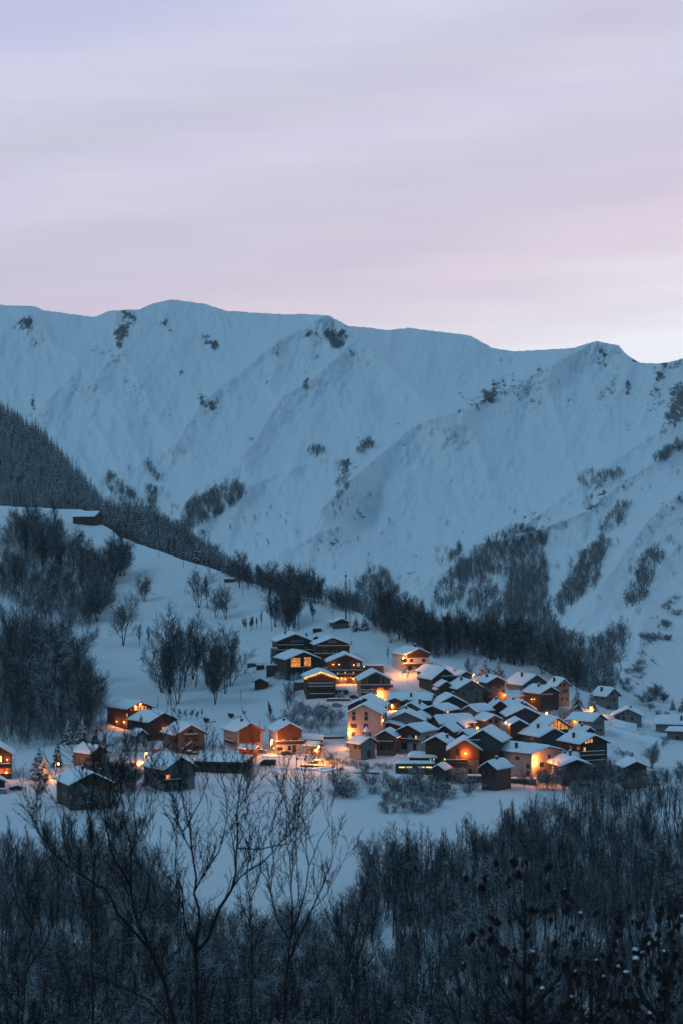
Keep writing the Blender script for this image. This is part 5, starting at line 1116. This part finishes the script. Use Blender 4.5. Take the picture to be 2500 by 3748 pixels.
mass('conifer_forest', 'dense snow-dusted conifer forest covering the ridge at the left', 'forest', scatter(RIDGE, 2500), CF, 'needle_far', bp_, (11, 18))
FB = []
for i in range(4):
    r_ = np.random.default_rng(600+i); out = ([], [])
    P = dict(segs=[5, 3, 2], wob=[.08, .15, .2], up=[.05, .15, .1], taper=.8, rmin=.05, rr=.5, nch=[10, 4], start=[.2, .2], ang=[.75, .6], rat=[.4, .5], shr=[.7, .4])
    for s in range(2): grow(r_, np.array([0, 0, -.3]), norm(np.array([r_.normal()*.2, r_.normal()*.2, 1])), 9, .14, 0, P, out)
    V, Q = tubes(out[0]+out[1]); FB.append((V, Q, 9))
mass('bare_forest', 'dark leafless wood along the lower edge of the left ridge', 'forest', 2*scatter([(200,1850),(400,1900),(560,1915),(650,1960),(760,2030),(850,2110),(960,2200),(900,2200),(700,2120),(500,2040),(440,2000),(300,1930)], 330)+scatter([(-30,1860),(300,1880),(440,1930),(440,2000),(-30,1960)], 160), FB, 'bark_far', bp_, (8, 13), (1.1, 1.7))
# woods on the mountain
VP = [([(650,1960),(690,1850),(760,1810),(850,1775),(905,1790),(880,1840),(800,1890),(720,1930)], 150), ([(380,1780),(400,1740),(480,1800),(570,1900),(520,1900),(450,1860)], 60), ([(530,1700),(560,1700),(600,1770),(560,1760)], 10), ([(540,1790),(575,1800),(570,1880),(545,1870)], 22),
 ([(1640,2110),(1720,2040),(1800,1975),(1900,1935),(2000,1960),(1995,2060),(1960,2150),(1800,2110),(1700,2140)], 230), ([(1580,2190),(1640,2115),(1780,2070),(1800,2150),(1850,2200),(1820,2330),(1700,2230),(1600,2230)], 110),
 ([(1850,2190),(2000,2060),(2010,2250),(2080,2400),(2060,2480),(1850,2400)], 330), ([(2040,2220),(2130,2050),(2200,1980),(2230,2000),(2190,2100),(2180,2160),(2120,2190),(2050,2280)], 130), ([(2220,1900),(2290,1840),(2330,1850),(2280,1920),(2200,1960)], 22),
 ([(2360,2040),(2420,2000),(2430,2050),(2380,2140),(2370,2200),(2290,2230),(2330,2110)], 60), ([(1330,2250),(1450,2230),(1600,2280),(1750,2310),(1950,2310),(2070,2340),(2150,2380),(2280,2300),(2310,2340),(2250,2450),(2200,2570),(1900,2500),(1400,2420)], 620),
 ([(1240,2240),(1290,2180),(1330,2120),(1350,2090),(1420,2115),(1450,2160),(1520,2230),(1490,2320),(1330,2310)], 170), ([(2390,1690),(2440,1655),(2500,1615),(2540,1600),(2500,1645),(2430,1692)], 40), ([(2110,1780),(2140,1730),(2190,1740),(2250,1730),(2300,1735),(2240,1780),(2190,1790)], 22),
 ([(1880,2090),(1960,2150),(1900,2260),(1830,2250)], 60), ([(850,2120),(1000,2150),(1080,2200),(900,2180)], 30), ([(1600,2080),(1660,2040),(1700,1960),(1680,2050)], 12), ([(1240,1700),(1280,1700),(1275,1780),(1250,1860),(1230,1800)], 16), ([(1310,1660),(1350,1610),(1370,1640),(1330,1670)], 16), ([(1120,1660),(1160,1640),(1190,1655),(1150,1680)], 14)]
mpts = []
for pl, n in VP: mpts += scatter(pl, int(n*1.7))
FB2 = [(V, Q, H0) for V, Q, H0 in FB]
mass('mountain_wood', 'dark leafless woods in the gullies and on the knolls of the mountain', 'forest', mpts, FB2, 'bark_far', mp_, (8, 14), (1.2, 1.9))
for i in range(34):
    a_x = rq.choice([(2290,2500),(2330,2430),(2370,2350),(2400,2280),(2450,2220),(2320,2480),(2420,2340)]); x, y = a_x[0]+rq.uniform(-22, 40), a_x[1]+rq.uniform(-22, 30)
    tree(rq.choice(['shrub','snowy','shrub']), x, y, rq.uniform(14, 34), 'small bush clinging to the rocky rib right of the village', 'bushes on the rocky rib', wf=1.4, name='bush', cat='bush')
# lone dark trees dotted over the far slopes
ts = fastmesh('crown', FB[0][0], FB[0][1], M['bark_far'])
lone = scatter([(700,2000),(1000,1800),(1350,1750),(1500,1900),(1750,1900),(2050,1800),(2500,1700),(2500,2100),(2300,2300),(2150,2200),(1500,2200),(900,2100)], 90, 18)+scatter([(450,1700),(700,1600),(1000,1900),(700,1980)], 22, 20)
for x, y in lone:
    L_ = mp_(x, y); s = random.uniform(.5, 1.3); o = link('bush', ts, None, (L_[0], L_[1], L_[2]-.3)); o.scale = (s*1.3, s*1.3, s); o.rotation_euler = (0, 0, random.random()*6)
    tag(o, 'small dark bush dotted alone on the far snowy mountainside', 'bush', 'lone bushes on the far mountainside')
# ---------------------------------------------------------------- silhouettes close to the camera
def near_tree(label, px0, dist, limbs, seed, twig=1.0, rbase=.10, spread=.75):
    limbs = [(a, b*.78, c*.8, e) for a, b, c, e in limbs]
    """limbs: list of (polyline in photo px, radius at start in m, radius at end, depth shift)"""
    r_ = np.random.default_rng(seed); k = F/dist; gx = (px0-CX)/k; zb = float(np.interp(dist, [8, 30, 100], [80, 70, 45])); out = []; tw = []
    O = empty('bare_tree', (gx, dist, zb)); tag(O, label, 'tree'); o0 = np.array([gx, dist, zb])
    def w3(px, py, dd): return np.array(pt(px, py, dist+dd))-o0
    for li, (pl, ra, rb, ds) in enumerate(limbs):
        Pn = [w3(x, y, ds[0]+(ds[1]-ds[0])*i/(len(pl)-1)) for i, (x, y) in enumerate(pl)]
        # refine with wobble
        if out: al = np.array([q[1] for q in out]); Pn[0] = al[np.argmin(((al-Pn[0])**2).sum(1))]
        pts = [Pn[0]]
        for a, b in zip(Pn[:-1], Pn[1:]):
            n = max(2, int(np.linalg.norm(b-a)/.18))
            for i in range(1, n+1): pts.append(a+(b-a)*i/n+ (r_.normal(0, .012, 3) if i < n else 0))
        n = len(pts)-1
        for i in range(n):
            f0, f1 = i/n, (i+1)/n; out.append((pts[i], pts[i+1], ra+(rb-ra)*f0, ra+(rb-ra)*f1))
            z = CZ-zb+pts[i][2]*0
            if pts[i][2] > -.0+ (zb*0) and r_.random() < .66*twig*(.35+f0):
                dd = norm(pts[i+1]-pts[i]); ax = norm(np.cross(dd, r_.normal(0, 1, 3))); an = r_.uniform(.4, .9)
                tw.append((pts[i], norm(dd*cos(an)+ax*sin(an)+np.array([0, 0, .55])), r_.uniform(.45, 1.35)*spread, max(.006, (ra+(rb-ra)*f0)*.4)))
    P = dict(segs=[6, 4, 3], wob=[.10, .13, .15], up=[.14, .14, .1], taper=.75, rmin=.005, rr=.6, nch=[5, 3], start=[.15, .2], ang=[.55, .6], rat=[.5, .5], shr=[.5, .4])
    o2 = ([], [])
    for p, d_, ln, ra in tw: grow(r_, p, d_, ln, ra, 0, P, o2)
    # buds at the twig ends
    V, Q = tubes(out); link('trunk', fastmesh('trunk', V, Q, M['bark_near']), O)
    V, Q = tubes(o2[0]+o2[1]); link('crown', fastmesh('crown', V, Q, M['bark_near']), O)
    return O
    bd_ = MB()
    for s in o2[1][::7][:350]: q = np.array(s[1]); bd_.add([tuple(q), tuple(q+(.012, 0, .015)), tuple(q+(-.004, .01, .035)), tuple(q+(-.012, 0, .012))], [(0, 1, 2), (0, 2, 3), (1, 3, 2)])
    bd_.build('buds', M['bark_near'], O); return O
base = lambda x: [(x, 5300), (x, 4300)]
near_tree('tall forked leafless tree close to the camera, reaching up across the open field', 717, 30, [
 (base(735)+[(720,3748),(721,3567),(717,3488),(729,3368),(709,3272),(717,3209),(701,3113),(694,3033),(672,2950),(660,2880),(650,2760),(640,2660)], .10, .008, (0, .3)),
 ([(722,3500),(760,3440),(800,3330),(845,3260),(861,3200),(869,3060),(868,2960),(880,2860),(905,2780)], .045, .008, (0, .8)),
 ([(845,3290),(880,3210),(957,3160),(1025,3085),(1060,3020),(1075,2960)], .022, .005, (.5, 1.2)),
 ([(721,3480),(690,3430),(672,3350),(668,3260),(640,3180),(645,3060),(600,2960)], .03, .006, (0, -.5)),
 ([(709,3272),(760,3180),(800,3120),(830,3000),(826,2900),(800,2800)], .024, .006, (0, .6)),
 ([(701,3113),(650,3010),(630,2920),(590,2840)], .018, .005, (0, -.3)), ([(694,3033),(735,2930),(760,2860),(752,2760)], .018, .005, (0, .2)),
 ([(868,2960),(920,2900),(965,2860)], .014, .004, (.7, .9)), ([(669,3350),(610,3280),(560,3230)], .014, .004, (-.2, -.5)),
 ([(869,3130),(950,3110),(1060,3090),(1110,3010),(1150,2960)], .02, .005, (.6, .9)), ([(760,3440),(730,3360),(700,3300)], .012, .004, (.2, .5))], 11)
near_tree('leaning tree close to the camera at the left, its long limbs sweeping up leftwards', 600, 27, [
 ([(760,5200),(700,4200),(638,3748),(590,3567),(550,3480),(505,3380),(480,3280),(478,3209),(478,3089),(450,3000),(440,2900),(470,2760)], .105, .008, (0, 0)),
 ([(545,3470),(430,3345),(383,3250),(340,3230),(263,3185),(200,3130),(150,3060),(110,2990)], .035, .006, (0, -.8)),
 ([(478,3250),(420,3150),(395,3060),(380,2960),(350,2850),(345,2760)], .028, .006, (0, .6)),
 ([(478,3150),(500,3050),(490,2930),(500,2800)], .022, .005, (0, -.4)), ([(505,3380),(540,3300),(548,3200),(580,3120),(640,3130)], .022, .004, (0, .5)),
 ([(668,3850),(640,3775),(540,3660),(400,3595),(280,3560)], .03, .008, (0, -.6)), ([(430,3345),(330,3320),(200,3280)], .018, .005, (-.4, -.6)),
 ([(263,3185),(230,3060),(220,2950)], .014, .004, (-.6, -.3)), ([(440,2950),(400,2860),(410,2780)], .013, .004, (0, .2))], 12)
near_tree('dark multi-stemmed bush-like tree close to the camera, fanning out right of the open field', 1060, 33, [
 (base(1030)+[(1036,3748),(1052,3528),(1066,3408),(1068,3300),(1062,3180),(1045,3080),(1050,2960),(1035,2840)], .075, .007, (0, .2)),
 ([(1052,3540),(1100,3420),(1140,3330),(1180,3240),(1215,3150),(1220,3060)], .028, .006, (0, .6)), ([(1066,3408),(1110,3290),(1130,3170),(1120,3060),(1105,2960),(1080,2880)], .026, .006, (0, .3)),
 ([(1060,3440),(1010,3360),(990,3260),(1000,3150),(985,3050)], .024, .005, (0, -.4)), ([(1068,3330),(1090,3220),(1080,3100),(1090,2990)], .02, .005, (0, .3)), ([(1130,3170),(1165,3080),(1205,3020),(1195,2950)], .014, .004, (.3, .6)), ([(1140,3330),(1190,3280),(1250,3170)], .014, .004, (.4, .8))], 13)
near_tree('slim straight leafless tree close to the camera between the forked tree and the fanning one', 917, 36, [
 (base(915)+[(917,3748),(920,3600),(922,3448),(915,3300),(905,3180),(915,3060),(890,2950)], .06, .006, (0, 0)),
 ([(922,3470),(960,3400),(1005,3350),(1010,3260)], .018, .005, (0, .5)), ([(915,3300),(950,3200),(955,3090),(940,3000)], .018, .005, (0, .5)), ([(918,3380),(880,3300),(870,3200)], .016, .005, (0, -.3))], 14, .9)
near_tree('tall thin dark tree close to the camera rising past the lit bank at the left', 330, 40, [
 (base(345)+[(340,3748),(335,3400),(345,3150),(330,3000),(345,2850),(335,2720),(360,2640)], .07, .007, (0, 0)), ([(335,3400),(290,3250),(280,3100),(250,2980)], .022, .005, (0, .4)), ([(345,3150),(390,3030),(400,2900),(430,2790)], .022, .005, (0, .4)), ([(330,3000),(290,2900),(300,2800)], .016, .004, (0, -.4))], 15, .8)
near_tree('dark leafless tree close to the camera in the bottom left corner', 90, 32, [
 (base(70)+[(80,3748),(95,3560),(120,3400),(115,3280),(140,3150)], .07, .007, (0, 0)), ([(95,3560),(170,3450),(210,3340),(215,3240)], .025, .005, (0, .4)), ([(120,3400),(60,3300),(40,3180)], .02, .005, (0, .4)), ([(80,3700),(0,3600),(-50,3540)], .025, .006, (0, .4))], 16, .9)
near_tree('leafless tree close to the camera, just left of the largest tree with withered leaves', 1290, 34, [
 (base(1280)+[(1290,3748),(1300,3600),(1310,3470),(1300,3370),(1330,3280)], .06, .006, (0, 0)), ([(1300,3600),(1370,3500),(1400,3400)], .02, .005, (0, .4)), ([(1305,3520),(1250,3440),(1235,3350)], .018, .005, (0, .4))], 17, .8)
# tree with withered leaf clumps holding snow
def leafy(label, trunkp, dist, clumps, snows, seed, limbs):
    r_ = np.random.default_rng(seed); k = F/dist; px0 = trunkp[-1][0]; zb = float(np.interp(dist, [8, 30, 100], [80, 70, 45])); o0 = np.array([(px0-CX)/k, dist, zb])
    O = empty('leafy_tree', tuple(o0)); tag(O, label, 'tree'); w3 = lambda x, y, dd=0: np.array(pt(x, y, dist+dd))-o0
    out = []; P_ = [w3(x, y) for x, y in [(px0, 5300), (px0, 4300)]+trunkp]; n = len(P_)-1
    for i in range(n): out.append((P_[i], P_[i+1], .055*(1-i/n)+.008, .055*(1-(i+1)/n)+.008))
    V, Q = tubes(out); link('trunk', fastmesh('trunk', V, Q, M['bark_near']), O)
    br = []; ends = []
    for x, y in clumps:
        e = w3(x, y, r_.uniform(-.8, .8)); # nearest trunk/limb point lower down
        c = min([(np.linalg.norm(e-(a+(b-a)*.5))+max(0, ((a+b)/2)[2]-e[2])*3, i) for i, (a, b) in enumerate(zip(P_[:-1], P_[1:]))])[1]
        st = P_[c]+(P_[c+1]-P_[c])*r_.random(); c2 = [q for q in P_[2:] if q[2] < e[2]-abs(e[0]-q[0])*1.9]; st = c2[-1] if c2 else np.array([e[0]*.6+P_[2][0]*.4, 0, P_[2][2]])
        md_ = (st+e)/2+np.array([(e[0]-st[0])*.26, 0, -.12])+r_.normal(0, .04, 3); br += [(st, md_, .010, .007), (md_, e, .007, .004)]; ends.append(e)
    V, Q = tubes(br); link('crown', fastmesh('crown', V, Q, M['bark_near']), O)
    for i, e in enumerate(ends[:95]):
        m = MB(); nl = r_.integers(3, 9); cs = r_.uniform(.6, 1.7)
        for j in range(nl):
            L_ = r_.uniform(.05, .10)*cs; w_ = L_*.36; a = r_.uniform(0, 6.28); c, s = cos(a)*w_, sin(a)*w_; q = e+r_.normal(0, .016, 3); sl = r_.normal(0, .02, 2)
            m.add([tuple(q), (q[0]+c, q[1]+s, q[2]-L_*.4), (q[0]+sl[0], q[1]+sl[1]+.012, q[2]-L_), (q[0]-c, q[1]-s, q[2]-L_*.45), (q[0], q[1]-.012, q[2]-L_*.45)], [(0, 1, 4), (1, 2, 4), (2, 3, 4), (3, 0, 4)])
        m.build('leaf_clump', M['leaf_dead'], O)
        if r_.random() < snows:
            b_ = MB().ball((e[0], e[1], e[2]+.012), r_.uniform(.012, .04), 7, 5, .45); b_.v = [tuple(np.array(q)+r_.normal(0, .007, 3)) for q in b_.v]; b_.build('snow_clump', M['snow'], O, True)
    return O
rr = random.Random(5)
cl = [(rr.gauss(1930, 130), rr.uniform(3140, 3740)) for _ in range(90)]
leafy('largest of the near trees at the lower right with withered leaves and snow dabs', [(1916,3748),(1918,3560),(1922,3400),(1920,3209)], 26, cl, .13, 21, None)
cl = [(rr.uniform(2250, 2520), rr.uniform(3290, 3750)) for _ in range(80)]
leafy('dark tree with withered leaves cut by the bottom right corner of the picture', [(2430,3748),(2440,3600),(2400,3450)], 24, cl, .12, 22, None)
cl = [(rr.uniform(2060, 2300), rr.uniform(3480, 3750)) for _ in range(45)]
leafy('low dark sapling with withered leaves between the two leafy trees at the lower right', [(2160,3748),(2165,3640),(2150,3560)], 25, cl, .12, 23, None)
for o in bpy.data.objects:
    if o.get('label') and len(str(o['label']).split()) > 16: print('LONG', o['label'])
# ---------------------------------------------------------------- the cold air between the village and the mountain
hb = MB().box(-6000, 6000, -60, 7000, -2600, 900)
hm = bpy.data.materials.new('haze_air'); hm.use_nodes = True; t = hm.node_tree
for n in list(t.nodes):
    if n.type != 'OUTPUT_MATERIAL': t.nodes.remove(n)
pv = t.nodes.new('ShaderNodeVolumePrincipled'); pv.inputs['Density'].default_value = HAZE_D; pv.inputs['Color'].default_value = (.80, .95, 1.0, 1)
pv.inputs['Anisotropy'].default_value = 0.0
t.links.new(pv.outputs[0], [n for n in t.nodes if n.type == 'OUTPUT_MATERIAL'][0].inputs['Volume'])
ho = hb.build('haze', hm); tag(ho, kind='stuff', label='thin blue evening air in front of the mountain', cat='haze')
